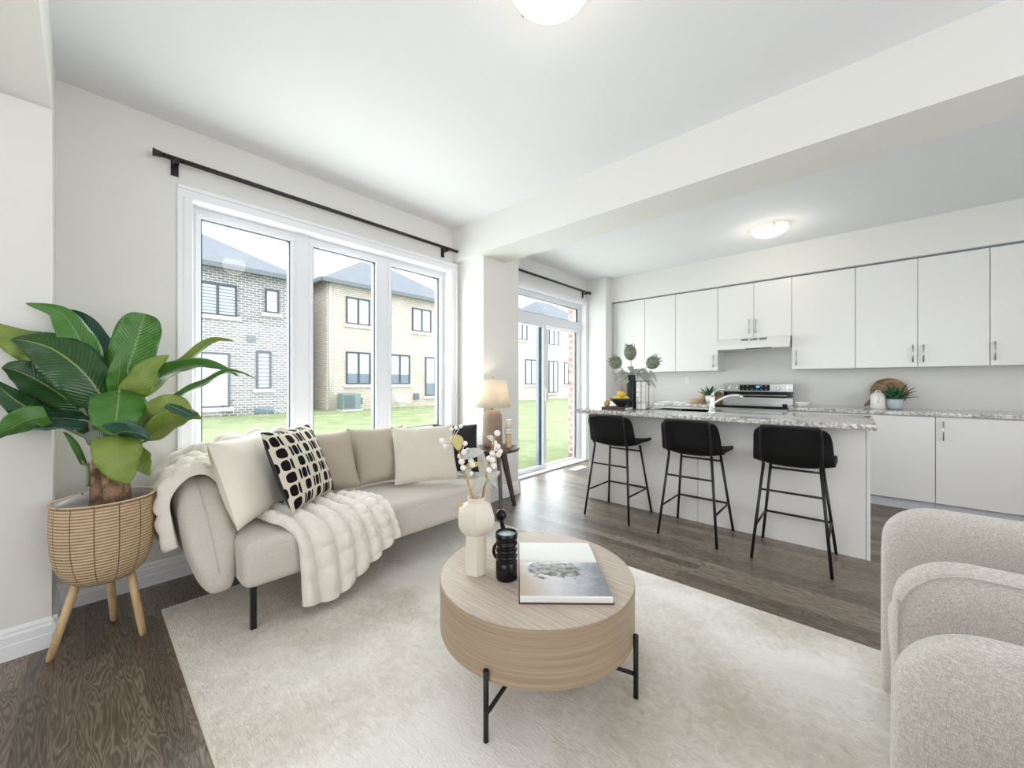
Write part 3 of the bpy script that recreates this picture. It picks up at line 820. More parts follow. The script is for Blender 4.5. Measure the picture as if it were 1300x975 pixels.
v = thing('wall_cover_plate', 'small round white junction cover with a cross high on the window wall', 'cover plate', (XW, 1.62, 2.6))
p = W(449, 266.5, x=XW)
bm = bmesh.new(); tube(bm, [p + Vector((-0.001, 0, 0)), p + Vector((0.012, 0, 0))], 0.033, 20)
link('disc', bm, MT['plate'], v, loc=p)
v.location = p
for ch in kids(v): ch.location = (0, 0, 0)
join_boxes('cross_bar', [(p.x + 0.012, p.x + 0.02, p.y - 0.022, p.y + 0.022, p.z - 0.004, p.z + 0.004), (p.x + 0.012, p.x + 0.02, p.y - 0.004, p.y + 0.004, p.z - 0.022, p.z + 0.022)], MT['trim'], v)

vent = thing('floor_vent', 'white metal floor register in front of the patio door', 'floor vent', (-2.9, 4.63, 0))
B('vent_plate', -2.965, -2.845, 4.47, 4.80, 0.0, 0.006, MT['plate'], vent, 0.002)
join_boxes('louvre', [(-2.955 + 0.021 * i, -2.945 + 0.021 * i, 4.485, 4.785, 0.006, 0.009) for i in range(5)], MT['trim'], vent)

def outlet(label, origin, axis):
    t = thing('wall_outlet', label, 'outlet', origin)
    x, y, z = origin
    if axis == 'x':
        B('cover_plate', x, x + 0.006, y - 0.036, y + 0.036, z - 0.058, z + 0.058, MT['plate'], t, 0.002)
        join_boxes('socket', [(x + 0.006, x + 0.009, y - 0.018, y + 0.018, z + s, z + s + 0.034) for s in (-0.042, 0.008)], MT['trim'], t)
    else:
        B('cover_plate', x - 0.036, x + 0.036, y - 0.006, y, z - 0.058, z + 0.058, MT['plate'], t, 0.002)
        join_boxes('socket', [(x - 0.018, x + 0.018, y - 0.009, y - 0.006, z + s, z + s + 0.034) for s in (-0.042, 0.008)], MT['trim'], t)
    return t
p = W(647, 580, x=XJ); outlet('white outlet low on the pillar behind the round side table', (XJ, p.y, p.z), 'x')
p = W(872.5, 483, y=YB); outlet('white outlet on the kitchen wall left of the stove', (p.x, YB, p.z), 'y')

def ceiling_light(label, x, y, r, power):
    t = thing('ceiling_light', label, 'ceiling light', (x, y, CEIL))
    LA('base_plate', [(0.001, 0), (r * 0.75, 0), (r * 0.75, -0.018), (0.001, -0.018)], (x, y, CEIL), MT['plate'], t)
    LA('glass_dome', [(r, -0.022), (r * 1.0, -0.03), (r * 0.93, -0.048), (r * 0.75, -0.07), (r * 0.5, -0.087), (r * 0.25, -0.095), (0.001, -0.097)], (x, y, CEIL), MT['fixture_glass'], t)
    for k in range(3):
        a = 2 * PI * k / 3 + 0.9
        cx, cy = x + r * math.cos(a), y + r * math.sin(a)
        T('clip', [(cx, cy, CEIL - 0.012), (cx + 0.006 * math.cos(a), cy + 0.006 * math.sin(a), CEIL - 0.03), (x + r * 0.93 * math.cos(a), y + r * 0.93 * math.sin(a), CEIL - 0.052)], 0.005, MT['steel'], t)
    d = bpy.data.lights.new('fixture_bulb', 'POINT'); d.energy = power; d.color = (1.0, 0.93, 0.82); d.shadow_soft_size = r * 0.7
    l = bpy.data.objects.new('fixture_bulb', d); COL.objects.link(l); l.location = (x, y, CEIL - 0.16)
    return t
p = W(977, 292, z=2.76); ceiling_light('flush frosted glass dome light on the kitchen ceiling', p.x, p.y, 0.165, 4.5)
p = W(700, -14, z=2.74); ceiling_light('flush frosted glass dome light on the living room ceiling, cut by the top edge', p.x, p.y, 0.165, 2.4)

# ------------------------------------------------------------------ kitchen
def pull(parent, x, y, z0, z1, vertical=True):
    bm = bmesh.new()
    tube(bm, [(x, y - 0.03, z0), (x, y - 0.03, z1)], 0.0055, 10)
    for z in (z0 + 0.02, z1 - 0.02): tube(bm, [(x, y, z), (x, y - 0.03, z)], 0.004, 8)
    o = link('handle', bm, MT['steel'], parent, smooth=True, loc=(x, y, z0)); return o
UY = 5.43
def cabinet(name, label, x0, x1, z0, z1, yf, yb, doors, group=None):
    """doors: list of (xa, xb, handle_x or None, handle_z0, handle_z1)"""
    t = thing(name, label, 'cabinet', ((x0 + x1) / 2, yf, z0), group)
    B('body', x0 + 0.001, x1 - 0.001, yf + 0.02, yb - 0.002, z0, z1, MT['cab_side'], t)
    for xa, xb, hx, h0, h1 in doors:
        d = B('door', xa + 0.0025, xb - 0.0025, yf, yf + 0.019, z0 + 0.002, z1 - 0.002, MT['white_cab'], t, 0.0015)
        if hx is not None: pull(d, hx, yf, h0, h1)
    return t
ux = lambda u: W(u, 420, y=UY).x
hz = lambda u, v: W(u, v, y=UY).z
Z0, Z1 = 1.355, 2.415
grp = None
cabinet('upper_cabinet', 'white two-door upper cabinet in the left corner above the protea vase', -2.79, ux(857.5), Z0, Z1, UY, YB, [(ux(783), ux(818.5), None, 0, 0), (ux(818.5), ux(857.5), None, 0, 0)])
cabinet('upper_cabinet', 'white single-door upper cabinet directly left of the range hood', ux(857.5), ux(911.5), Z0, Z1, UY, YB, [(ux(857.5), ux(911.5), ux(906), 1.40, 1.56)])
cabinet('upper_cabinet', 'short white two-door cabinet over the range hood', ux(911.5), ux(1005), 1.745, Z1, UY, YB, [(ux(911.5), ux(957), ux(951.5), 1.80, 1.97), (ux(957), ux(1005), ux(960), 1.80, 1.97)])
cabinet('upper_cabinet', 'white single-door upper cabinet directly right of the range hood', ux(1005), ux(1086), Z0, Z1, UY, YB, [(ux(1005), ux(1086), ux(1011), 1.40, 1.57)])
cabinet('upper_cabinet', 'wide white two-door upper cabinet above the round wooden board', ux(1086), ux(1257), Z0, Z1, UY, YB, [(ux(1086), ux(1165), ux(1158.5), 1.40, 1.57), (ux(1165), ux(1257), ux(1172), 1.40, 1.57)])
cabinet('upper_cabinet', 'white upper cabinet cut off by the right edge of the view', ux(1257), 1.75, Z0, Z1, UY, YB, [(ux(1257), 1.32, ux(1262.5), 1.40, 1.57), (1.32, 1.75, 1.70, 1.40, 1.57)])
tr = B('trim_1', -2.79, 1.75, UY + 0.004, YB - 0.002, Z1, 2.43, MT['gutter']); st(tr)

BYF = 5.18
def base_cabinet(label, x0, x1, doors):
    t = thing('base_cabinet', label, 'cabinet', ((x0 + x1) / 2, BYF, 0))
    B('body', x0 + 0.001, x1 - 0.001, BYF + 0.02, YB - 0.002, 0.1, 0.893, MT['cab_side'], t)
    B('toe_kick', x0 + 0.001, x1 - 0.001, BYF + 0.05, BYF + 0.066, 0.0, 0.1, MT['kick'], t)
    for xa, xb, hx in doors:
        d = B('door', xa + 0.0025, xb - 0.0025, BYF, BYF + 0.019, 0.102, 0.885, MT['white_cab'], t, 0.0015)
        if hx is not None: pull(d, hx, BYF, 0.68, 0.85)
    return t
RX0, RX1 = -1.318, -0.562
bx = W(1187.5, 590, y=BYF).x
base_cabinet('white base cabinet in the far left corner of the kitchen', -2.79, -2.0, [(-2.79, -2.4, -2.45), (-2.4, -2.0, -2.35)])
base_cabinet('white base cabinet just left of the stove', -2.0, RX0 - 0.004, [(-2.0, RX0 - 0.004, -1.4)])
base_cabinet('white base cabinet just right of the stove', RX1 + 0.004, -0.03, [(RX1 + 0.004, -0.03, -0.1)])
base_cabinet('white base cabinet below the round wooden board, right of the island end', -0.03, bx, [(-0.03, bx, None)])
base_cabinet('white base cabinet with a steel pull behind the far armchair', bx, 1.75, [(bx, 1.18, W(1197, 548, y=BYF).x), (1.18, 1.75, None)])
def slab(name, label, x0, x1, y0, y1, z0, z1):
    o = B(name, x0, x1, y0, y1, z0, z1, MT['granite'], None, 0.006, 3); return tag(o, label, 'countertop')
slab('countertop', 'speckled granite countertop left of the stove along the back wall', -2.799, RX0 - 0.003, BYF - 0.02, YB - 0.001, 0.894, 0.93)
slab('countertop', 'speckled granite countertop right of the stove along the back wall', RX1 + 0.003, 1.75, BYF - 0.02, YB - 0.001, 0.894, 0.93)

# stove
rg = thing('stove', 'stainless steel electric range with black glass panel against the kitchen wall', 'stove', (-0.94, 5.2, 0))
B('oven_body', RX0, RX1, 5.17, 5.72, 0.02, 0.905, MT['steel'], rg, 0.004)
B('oven_door', RX0 + 0.01, RX1 - 0.01, 5.145, 5.17, 0.22, 0.80, MT['black_glass'], rg, 0.004)
B('door_rim', RX0 + 0.01, RX1 - 0.01, 5.14, 5.17, 0.80, 0.89, MT['steel'], rg, 0.004)
bm = bmesh.new(); tube(bm, [(RX0 + 0.05, 5.09, 0.84), (RX1 - 0.05, 5.09, 0.84)], 0.011, 12)
for x in (RX0 + 0.07, RX1 - 0.07): tube(bm, [(x, 5.14, 0.84), (x, 5.09, 0.84)], 0.009, 8)
link('oven_handle', bm, MT['steel'], rg, smooth=True, loc=(RX0, 5.09, 0.84))
B('cooktop', RX0, RX1, 5.15, 5.66, 0.905, 0.935, MT['black_glass'], rg, 0.004)
B('cooktop_side_trim', RX1 - 0.045, RX1 - 0.001, 5.145, 5.2, 0.905, 0.965, MT['black_glass'], rg, 0.004)
B('backguard', RX0, RX1, 5.66, 5.75, 0.905, 1.015, MT['steel'], rg, 0.003)
B('backguard_glass', RX0 + 0.005, RX1 - 0.005, 5.69, 5.75, 1.015, 1.085, MT['black_glass'], rg)
B('backguard_rail', RX0 + 0.14, RX1 - 0.06, 5.665, 5.69, 1.035, 1.047, MT['steel'], rg, 0.003)
B('control_panel', RX0, RX1, 5.675, 5.75, 1.085, 1.19, MT['steel'], rg, 0.006)
B('display_glass', RX0 + 0.195, RX1 - 0.235, 5.668, 5.676, 1.102, 1.176, MT['black_glass'], rg, 0.002)
p = W(962, 491, y=5.666)
B('clock_display', p.x - 0.018, p.x + 0.02, 5.664, 5.668, p.z - 0.01, p.z + 0.012, MT['screen_blue'], rg)
for r_, zz in ((0, 1.118), (1, 1.158)):
    for k in range(6):
        if k in (2, 3) and r_ == 1: continue
        B('button', RX0 + 0.225 + k * 0.05, RX0 + 0.24 + k * 0.05, 5.6655, 5.668, zz, zz + 0.004, MT['plate'], rg)
for u in (926, 936, 988, 999.5):
    p = W(u, 492.5, y=5.67)
    bm = bmesh.new(); tube(bm, [(p.x, 5.678, 1.138), (p.x, 5.672, 1.138)], 0.031, 20); tube(bm, [(p.x, 5.674, 1.138), (p.x, 5.645, 1.138)], [0.025, 0.021], 20)
    box(bm, p.x - 0.003, p.x + 0.003, 5.637, 5.65, 1.122, 1.156)
    link('knob', bm, MT['chrome'], rg, loc=(p.x, 5.67, 1.138))

# hood
hd = thing('range_hood', 'white under-cabinet range hood above the stove', 'range hood', (-0.94, 5.3, 1.6))
hx0, hx1 = ux(912.5) + 0.0, ux(1004) - 0.0
bm = bmesh.new()
prof = [(YB - 0.003, 1.61), (5.30, 1.61), (5.30, 1.655), (5.40, 1.743), (YB - 0.003, 1.743)]
a = [bm.verts.new((hx0, y, z)) for y, z in prof]; b_ = [bm.verts.new((hx1, y, z)) for y, z in prof]
for i in range(5): bm.faces.new((a[i], a[(i + 1) % 5], b_[(i + 1) % 5], b_[i]))
bm.faces.new(a); bm.faces.new(list(reversed(b_)))
link('hood_shell', bm, MT['white_cab'], hd, loc=(hx0, 5.3, 1.6))
for i in range(3):
    xa = W(941 + i * 11.5, 432, y=5.38).x
    bm = bmesh.new()
    for k in range(5): 
        z = 1.712 + 0.0055 * k; yy = 5.30 + (z - 1.655) * 0.1 / 0.088
        box(bm, xa, xa + 0.075, yy - 0.004, yy + 0.004, z, z + 0.003)
    link('vent_slot', bm, MT['gutter'], hd, loc=(xa, 5.36, 1.71))
B('control_strip', W(946, 445, y=5.3).x, W(979, 445, y=5.3).x, 5.296, 5.32, 1.602, 1.612, MT['black_metal'], hd)
p0 = W(993, 440, y=5.35)

# island
IX0, IX1, IY0, IY1 = -2.065, 0.072, 3.535, 4.10
isl = thing('kitchen_island', 'white panelled kitchen island carrying the speckled granite top', 'island', ((IX0 + IX1) / 2, 3.8, 0))
sx0 = W(885.8, 662.5, z=0).x
B('front_panel', IX0, sx0 - 0.0015, IY0, IY0 + 0.02, 0.0, 0.902, MT['white_cab'], isl, 0.001)
B('front_panel', sx0 + 0.0015, IX1 - 0.022, IY0, IY0 + 0.02, 0.0, 0.902, MT['white_cab'], isl, 0.001)
B('end_panel', IX1 - 0.02, IX1, IY0 - 0.002, IY1, 0.0, 0.902, MT['white_cab'], isl, 0.001)
B('end_panel', IX0 - 0.02, IX0, IY0 - 0.002, IY1, 0.0, 0.902, MT['white_cab'], isl, 0.001)
join_boxes('cabinet_body', [(IX0, -1.55, IY0 + 0.02, IY1 - 0.02, 0.1, 0.9), (-0.95, IX1 - 0.021, IY0 + 0.02, IY1 - 0.02, 0.1, 0.9), (-1.55, -0.95, IY0 + 0.02, IY1 - 0.02, 0.1, 0.6)], MT['cab_side'], isl)
for k in range(4):
    xa = IX0 + (IX1 - 0.02 - IX0) * k / 4; xb = IX0 + (IX1 - 0.02 - IX0) * (k + 1) / 4
    d = B('door', xa + 0.003, xb - 0.003, IY1 - 0.019, IY1, 0.102, 0.89, MT['white_cab'], isl, 0.001)
SXA, SXB, SYA, SYB = -1.50, -1.00, 3.68, 4.02
TX0, TX1, TY0, TY1, TZ0, TZ1 = -2.09, 0.095, 3.245, 4.15, 0.903, 0.94
bm = bmesh.new()
xs = [TX0, SXA, SXB, TX1]; ys = [TY0, SYA, SYB, TY1]
for i in range(3):
    for j in range(3):
        if i == 1 and j == 1: continue
        box(bm, xs[i], xs[i + 1], ys[j], ys[j + 1], TZ0, TZ1)
bmesh.ops.remove_doubles(bm, verts=bm.verts, dist=1e-5); bm.verts.index_update(); seen = {}
for f in list(bm.faces): seen.setdefault(tuple(sorted(v_.index for v_ in f.verts)), []).append(f)
bmesh.ops.delete(bm, geom=[f for v_ in seen.values() if len(v_) > 1 for f in v_], context='FACES')
o = link('countertop', bm, MT['granite'], None, loc=(TX0, TY0, TZ0)); bevel_mod(o, 0.006, 3)
tag(o, 'long speckled granite island countertop with a sink cut-out', 'countertop')
sk = thing('sink', 'stainless steel undermount sink in the island countertop', 'sink', (-1.25, 3.85, 0.72))
bm = bmesh.new()
for bx_ in ((SXA - 0.012, SXB + 0.012, SYA - 0.012, SYB + 0.012, 0.72, 0.73), (SXA - 0.012, SXA, SYA - 0.012, SYB + 0.012, 0.73, TZ0 - 0.001), (SXB, SXB + 0.012, SYA - 0.012, SYB + 0.012, 0.73, TZ0 - 0.001), (SXA, SXB, SYA - 0.012, SYA, 0.73, TZ0 - 0.001), (SXA, SXB, SYB, SYB + 0.012, 0.73, TZ0 - 0.001)): box(bm, *bx_)
link('basin', bm, MT['steel'], sk, loc=(SXA, SYA, 0.72))
LA('drain', [(0.001, 0.004), (0.03, 0.004), (0.04, 0.0), (0.04, -0.01), (0.001, -0.01)], (-1.25, 3.85, 0.731), MT['chrome'], sk, 20)
fc = thing('faucet', 'chrome single-lever pull-out faucet beside the island sink', 'faucet', (-0.935, 3.66, TZ1))
fx, fy = -0.935, 3.66
LA('base', [(0.03, 0), (0.03, 0.012), (0.024, 0.02), (0.022, 0.1), (0.024, 0.13), (0.02, 0.15), (0.001, 0.152)], (fx, fy, TZ1), MT['chrome'], fc, 24)
T('spout', catmull([(fx, fy, TZ1 + 0.07), (fx + 0.05, fy + 0.01, TZ1 + 0.11), (fx + 0.12, fy + 0.03, TZ1 + 0.145), (fx + 0.19, fy + 0.05, TZ1 + 0.15), (fx + 0.215, fy + 0.058, TZ1 + 0.135)], 14), [0.013] * 9 + [0.015] * 4 + [0.017, 0.017], MT['chrome'], fc, 14)
T('lever', catmull([(fx, fy, TZ1 + 0.15), (fx + 0.01, fy + 0.005, TZ1 + 0.175), (fx + 0.05, fy + 0.02, TZ1 + 0.2), (fx + 0.085, fy + 0.03, TZ1 + 0.2)], 8), [0.014, 0.013, 0.012, 0.011, 0.009, 0.008, 0.007, 0.007, 0.006], MT['chrome'], fc, 12)

# ------------------------------------------------------------------ bar stools
def make_stool(label):
    t = thing('bar_stool', label, 'bar stool', (0, 0, 0), 'black bar stools along the island')
    # local frame: x across, +y towards the island; feet at y -0.23 and +0.235
    fw, bw = 0.218, 0.213
    feet = {'bl': (-bw, -0.235, 0.0), 'br': (bw, -0.235, 0.0), 'fl': (-fw, 0.232, 0.0), 'fr': (fw, 0.232, 0.0)}
    tops = {'bl': (-0.155, -0.15, 0.645), 'br': (0.155, -0.15, 0.645), 'fl': (-0.15, 0.13, 0.622), 'fr': (0.15, 0.13, 0.622)}
    at = lambda k, z: Vector(feet[k]).lerp(Vector(tops[k]), z / tops[k][2])
    for k in feet: T('leg', [feet[k], tops[k]], 0.0095, MT['black_metal'], t, 10)
    T('rear_crossbar', [at('bl', 0.47), at('br', 0.47)], 0.0075, MT['black_metal'], t)
    T('upper_crossbar', [at('fl', 0.57), at('fr', 0.57)], 0.0075, MT['black_metal'], t)
    T('footrest', [at('fl', 0.225), at('fr', 0.225)], 0.0085, MT['black_metal'], t)
    T('side_bar', [at('fl', 0.225), at('bl', 0.225)], 0.0075, MT['black_metal'], t)
    T('side_bar', [at('fr', 0.225), at('br', 0.225)], 0.0075, MT['black_metal'], t)
    # bucket shell
    prof = catmull([(0, 0.215, 0.655), (0, 0.20, 0.662), (0, 0.10, 0.648), (0, -0.02, 0.638), (0, -0.11, 0.648), (0, -0.165, 0.705), (0, -0.192, 0.80), (0, -0.218, 0.905)], 28)
    rows = []
    nn = len(prof) - 1
    for i, p in enumerate(prof):
        s = i / nn
        w = 0.222 + 0.004 * math.sin(PI * min(1, s / 0.5)) - 0.018 * max(0, (s - 0.55) / 0.45) ** 1.2
        if s > 0.93: w -= 0.02 * ((s - 0.93) / 0.07) ** 2
        if s < 0.08: w -= 0.05 * ((0.08 - s) / 0.08) ** 2
        lift = 0.018 + 0.03 * math.exp(-((s - 0.5) / 0.25) ** 2)
        wrap = 0.055 * math.exp(-((s - 0.78) / 0.28) ** 2)
        row = []
        for j in range(21):
            a = -1 + 2 * j / 20
            up = max(0, 1 - max(0, (s - 0.45) / 0.25))
            row.append((a * w, p.y + wrap * a * a * (1 - up * 0.5) + (0.0 if up > 0 else 0), p.z + lift * abs(a) ** 2.5 * up - (0.012 * abs(a) ** 3 if s > 0.9 else 0)))
        rows.append(row)
    bm = bmesh.new(); grid(bm, rows)
    o = link('seat_shell', bm, MT['black_leather'], t, smooth=True)
    solid(o, 0.024, 0.0); bevel_mod(o, 0.008, 2)
    # back frame: two uprights and the top rail
    T('back_frame', catmull([tops['bl'], (-0.162, -0.19, 0.70), (-0.165, -0.215, 0.80), (-0.158, -0.24, 0.905)], 8) + [Vector((-0.152, -0.241, 0.912)), Vector((0.152, -0.241, 0.912))] + list(reversed(catmull([tops['br'], (0.162, -0.19, 0.70), (0.165, -0.215, 0.80), (0.158, -0.24, 0.905)], 8))), 0.0085, MT['black_metal'], t, 8)
    return t
s0 = make_stool('black bar stool at the left end of the island, nearest the patio door')
s0.location = (-1.635, 3.290, 0)
for lab, xx, rz in (('middle black bar stool, below the faucet', -0.962, 0.0), ('black bar stool at the right end of the island, nearest the armchairs', -0.322, 0.0)):
    c = copy_tree(s0); c['label'] = lab; c.location = (xx, 3.285, 0); c.rotation_euler = (0, 0, rz)

# ------------------------------------------------------------------ rug
RGX0, RGX1, RGY0, RGY1 = -2.71, 0.42, 0.27, 2.36
rug = thing('area_rug', 'large cream patterned rug under the coffee table and sofa', 'rug', ((RGX0 + RGX1) / 2, (RGY0 + RGY1) / 2, 0))
B('pile', RGX0 + 0.008, RGX1 - 0.008, RGY0 + 0.008, RGY1 - 0.008, 0.0, 0.012, MT['rug'], rug)
join_boxes('binding', ring_boxes(0, 1, 0, 1, 0, 1, 0.1)[:0] + [(RGX0, RGX1, RGY0, RGY0 + 0.008, 0, 0.011), (RGX0, RGX1, RGY1 - 0.008, RGY1, 0, 0.011), (RGX0, RGX0 + 0.008, RGY0 + 0.008, RGY1 - 0.008, 0, 0.011), (RGX1 - 0.008, RGX1, RGY0 + 0.008, RGY1 - 0.008, 0, 0.011)], MT['rug_edge'], rug)
bm = bmesh.new()
for i in range(230):
    y = RGY0 + (RGY1 - RGY0) * (i + random.random()) / 230
    l = random.uniform(0.018, 0.04); dy = random.uniform(-0.008, 0.008)
    bm.faces.new([bm.verts.new(q) for q in ((RGX0 + 0.002, y - 0.004, 0.007), (RGX0 + 0.002, y + 0.004, 0.007), (RGX0 - l, y + dy, 0.002))])
fr = link('fringe', bm, MT['rug_edge'], rug, loc=(RGX0, RGY0, 0)); fr['kind'] = 'stuff'; solid(fr, 0.0015)

# ------------------------------------------------------------------ coffee table
CT = Vector((-1.016, 1.286, 0)); CR = 0.402
ct = thing('coffee_table', 'round drum coffee table in washed oak on black metal legs', 'coffee table', CT)
LA('drum_side', [(0.001, 0.203), (CR - 0.006, 0.203), (CR, 0.209), (CR, 0.397), (CR - 0.004, 0.401), (0.001, 0.401)], CT, MT['table_side'], ct, 96)
auto_smooth(kids(ct)[-1], 40)
o = LA('table_top', [(0.001, 0.4015), (CR - 0.003, 0.4015), (CR - 0.001, 0.4035), (CR - 0.003, 0.406), (0.001, 0.406)], CT, MT['table_wood'], ct, 96); auto_smooth(o, 40)
angs = []
for (lx, ly) in ((-0.913, 0.888), (-0.617, 1.39)):
    angs.append(math.atan2(ly - CT.y, lx - CT.x))
angs += [angs[0] + PI, angs[1] + PI]
for a in angs:
    q = CT + Vector((math.cos(a), math.sin(a), 0)) * (CR + 0.0085)
    T('leg', [q + Vector((0, 0, 0.013)), q + Vector((0, 0, 0.248))], 0.0095, MT['black_metal'], ct, 12)
for a in angs[:2]:
    q = CT + Vector((math.cos(a), math.sin(a), 0)) * (CR + 0.0085); r_ = CT + Vector((math.cos(a + PI), math.sin(a + PI), 0)) * (CR + 0.0085)
    T('stretcher', [q + Vector((0, 0, 0.1)), r_ + Vector((0, 0, 0.1))], 0.0075, MT['black_metal'], ct, 10)
TT = 0.406
# hexagonal-bodied vase with berry stems
vp = Vector((-1.185, 1.095, TT))
vs = thing('vase', 'tall matte cream faceted vase with a bulbous shoulder on the coffee table', 'vase', vp)
vprof = [(0.001, 0.004), (0.044, 0.0), (0.048, 0.004), (0.048, 0.165), (0.056, 0.172), (0.072, 0.188), (0.083, 0.212), (0.085, 0.24), (0.078, 0.266), (0.06, 0.284), (0.044, 0.291), (0.039, 0.296), (0.038, 0.31), (0.041, 0.314), (0.038, 0.317), (0.032, 0.314), (0.031, 0.295), (0.001, 0.285)]
o = LA('vase_body', vprof, vp, MT['ceramic_cream'], vs, facet=6, smooth=True, rot=0.35)
auto_smooth(o, 25)
br = thing('berry_branch', 'white berry stems with silvery leaves standing in the cream vase', 'berry branch', vp + Vector((0, 0, 0.3)))
def berry_stem(pts, berries, leaves):
    c = catmull(pts, 16)
    T('stem', c, [0.0055 - 0.0035 * i / 16 for i in range(17)], MT['twig'], br, 8)
    for (s, off, r_) in berries:
        p = c[int(s * 16)]; q = p + Vector(off)
        bm = bmesh.new(); bmesh.ops.create_icosphere(bm, subdivisions=2, radius=r_, matrix=Matrix.Translation(q))
        tube(bm, [p, q], 0.0012, 5, caps=False)
        link('berry', bm, MT['berry'], br, smooth=True, loc=q)
    for (s, d_, ln, wd, mt) in leaves:
        p = c[int(s * 16)]; small_leaf(br, p, Vector(d_), ln, wd, mt)
def small_leaf(parent, p, d, ln, wd, mt, droop=0.3, name='leaf'):
    d = d.normalized(); side = d.cross(Vector((0, 0, 1)))
    side = side.normalized() if side.length > 1e-3 else Vector((1, 0, 0))
    view = (Vector((0, 0, CAM_H)) - p).normalized()
    sv = d.cross(view)
    if sv.length > 1e-3: side = (side * 0.35 + sv.normalized() * (1.0 if sv.dot(side) >= 0 else -1.0)).normalized()
    nrm = side.cross(d).normalized(); rows = []
    for i in range(9):
        s = i / 8; w = wd * math.sin(PI * min(1, s * 0.97 + 0.03)) ** 0.75 * 0.5
        q = p + d * ln * s + Vector((0, 0, -1)) * droop * ln * s * s
        rows.append([q + side * w * a + nrm * abs(a) * w * 0.35 for a in (-1, -0.5, 0, 0.5, 1)])
    bm = bmesh.new(); grid(bm, rows)
    o = link(name, bm, MT[mt], parent, smooth=True, loc=p); solid(o, 0.0012)
    return o
vt = vp + Vector((0, 0, 0.3))
toW = lambda u, v_, dd=0.0: W(u, v_, d=(vp.dot(_f)) + dd)
def bq(u, v_, s, pts, dd, r_=0.0115):
    c = catmull(pts, 16)[int(s * 16)]; return (s, toW(u, v_, dd) - c, r_)
LP = [vt + Vector((-0.012, -0.008, -0.08)), toW(601, 637), toW(594, 612), toW(588, 592), toW(583, 573), toW(572, 562)]
berry_stem(LP, [bq(561, 559.5, 1.0, LP, -0.01, 0.012), bq(565.5, 567, 0.97, LP, 0.01), bq(574, 558, 0.97, LP, 0.01, 0.011), bq(590.5, 563, 0.8, LP, 0.0, 0.011), bq(589, 574, 0.8, LP, -0.02, 0.0125), bq(584, 579, 0.72, LP, 0.01), bq(586, 586, 0.65, LP, -0.02, 0.0135), bq(588, 594, 0.6, LP, -0.02, 0.0125), bq(598, 585.5, 0.6, LP, 0.01, 0.013), bq(600, 590, 0.6, LP, -0.015, 0.012), bq(594, 572, 0.75, LP, 0.02), bq(598, 601, 0.45, LP, 0.0, 0.01), bq(579, 543, 1.0, LP, 0.01, 0.009), bq(585, 541, 1.0, LP, 0.0, 0.009), bq(573, 545, 1.0, LP, -0.01, 0.009)],
    [(0.85, toW(580, 546) - toW(584, 573), 0.1, 0.05, 'gold_leaf'), (0.7, toW(612, 562) - toW(590, 578), 0.12, 0.045, 'dry_leaf'), (0.62, toW(610, 578) - toW(592, 590), 0.09, 0.028, 'gold_leaf'), (0.3, toW(614, 594) - toW(600, 625), 0.14, 0.045, 'dry_leaf'), (0.15, toW(575, 617) - toW(600, 630), 0.1, 0.012, 'gold_leaf'), (0.45, toW(600, 600) - toW(597, 620), 0.07, 0.03, 'dry_leaf')])
RP = [vt + Vector((0.01, 0.01, -0.08)), toW(612, 637), toW(616, 612), toW(620, 590), toW(625, 568), toW(629, 552)]
berry_stem(RP, [bq(631.5, 550, 1.0, RP, 0.0, 0.0135), bq(623, 555.5, 0.95, RP, 0.01, 0.011), bq(628, 562.5, 0.9, RP, 0.01, 0.012), bq(632, 567, 0.85, RP, -0.01, 0.0125), bq(630, 570, 0.8, RP, 0.01), bq(625, 575.5, 0.75, RP, 0.0, 0.012), bq(633, 577, 0.7, RP, 0.01, 0.012), bq(621, 582, 0.65, RP, -0.01, 0.0125), bq(625, 584, 0.6, RP, -0.02, 0.0135), bq(627, 592, 0.55, RP, 0.0, 0.013), bq(621, 597, 0.5, RP, -0.02, 0.0125), bq(635, 573, 0.7, RP, 0.0)],
    [(0.9, toW(612, 560) - toW(621, 572), 0.05, 0.02, 'dry_leaf'), (0.4, toW(634, 590) - toW(618, 612), 0.11, 0.04, 'dry_leaf'), (0.55, toW(632, 600) - toW(622, 590), 0.06, 0.02, 'dry_leaf')])

cp = Vector((-1.06, 1.148, TT))
cd = thing('candle_holder', 'gloss black ribbed candle jar with pale wax on the coffee table', 'candle', cp)
o = LA('ribbed_jar', [(0.001, 0.002), (0.034, 0.0), (0.037, 0.004), (0.037, 0.066), (0.034, 0.07), (0.026, 0.074), (0.026, 0.078), (0.036, 0.083), (0.037, 0.09), (0.034, 0.094), (0.026, 0.098), (0.026, 0.102), (0.036, 0.107), (0.037, 0.114), (0.034, 0.118), (0.026, 0.122), (0.026, 0.126), (0.036, 0.131), (0.038, 0.138), (0.035, 0.144), (0.031, 0.148), (0.036, 0.153), (0.038, 0.158), (0.038, 0.178), (0.036, 0.18), (0.034, 0.178), (0.033, 0.166), (0.001, 0.166)], cp, MT['black_ceramic'], cd, 40)
for v_ in o.data.vertices: v_.co.x *= 1.18; v_.co.y *= 1.18; v_.co.z *= 1.04
LA('wax', [(0.001, 0.172), (0.038, 0.172), (0.038, 0.178), (0.001, 0.178)], cp, MT['wax'], cd, 32)
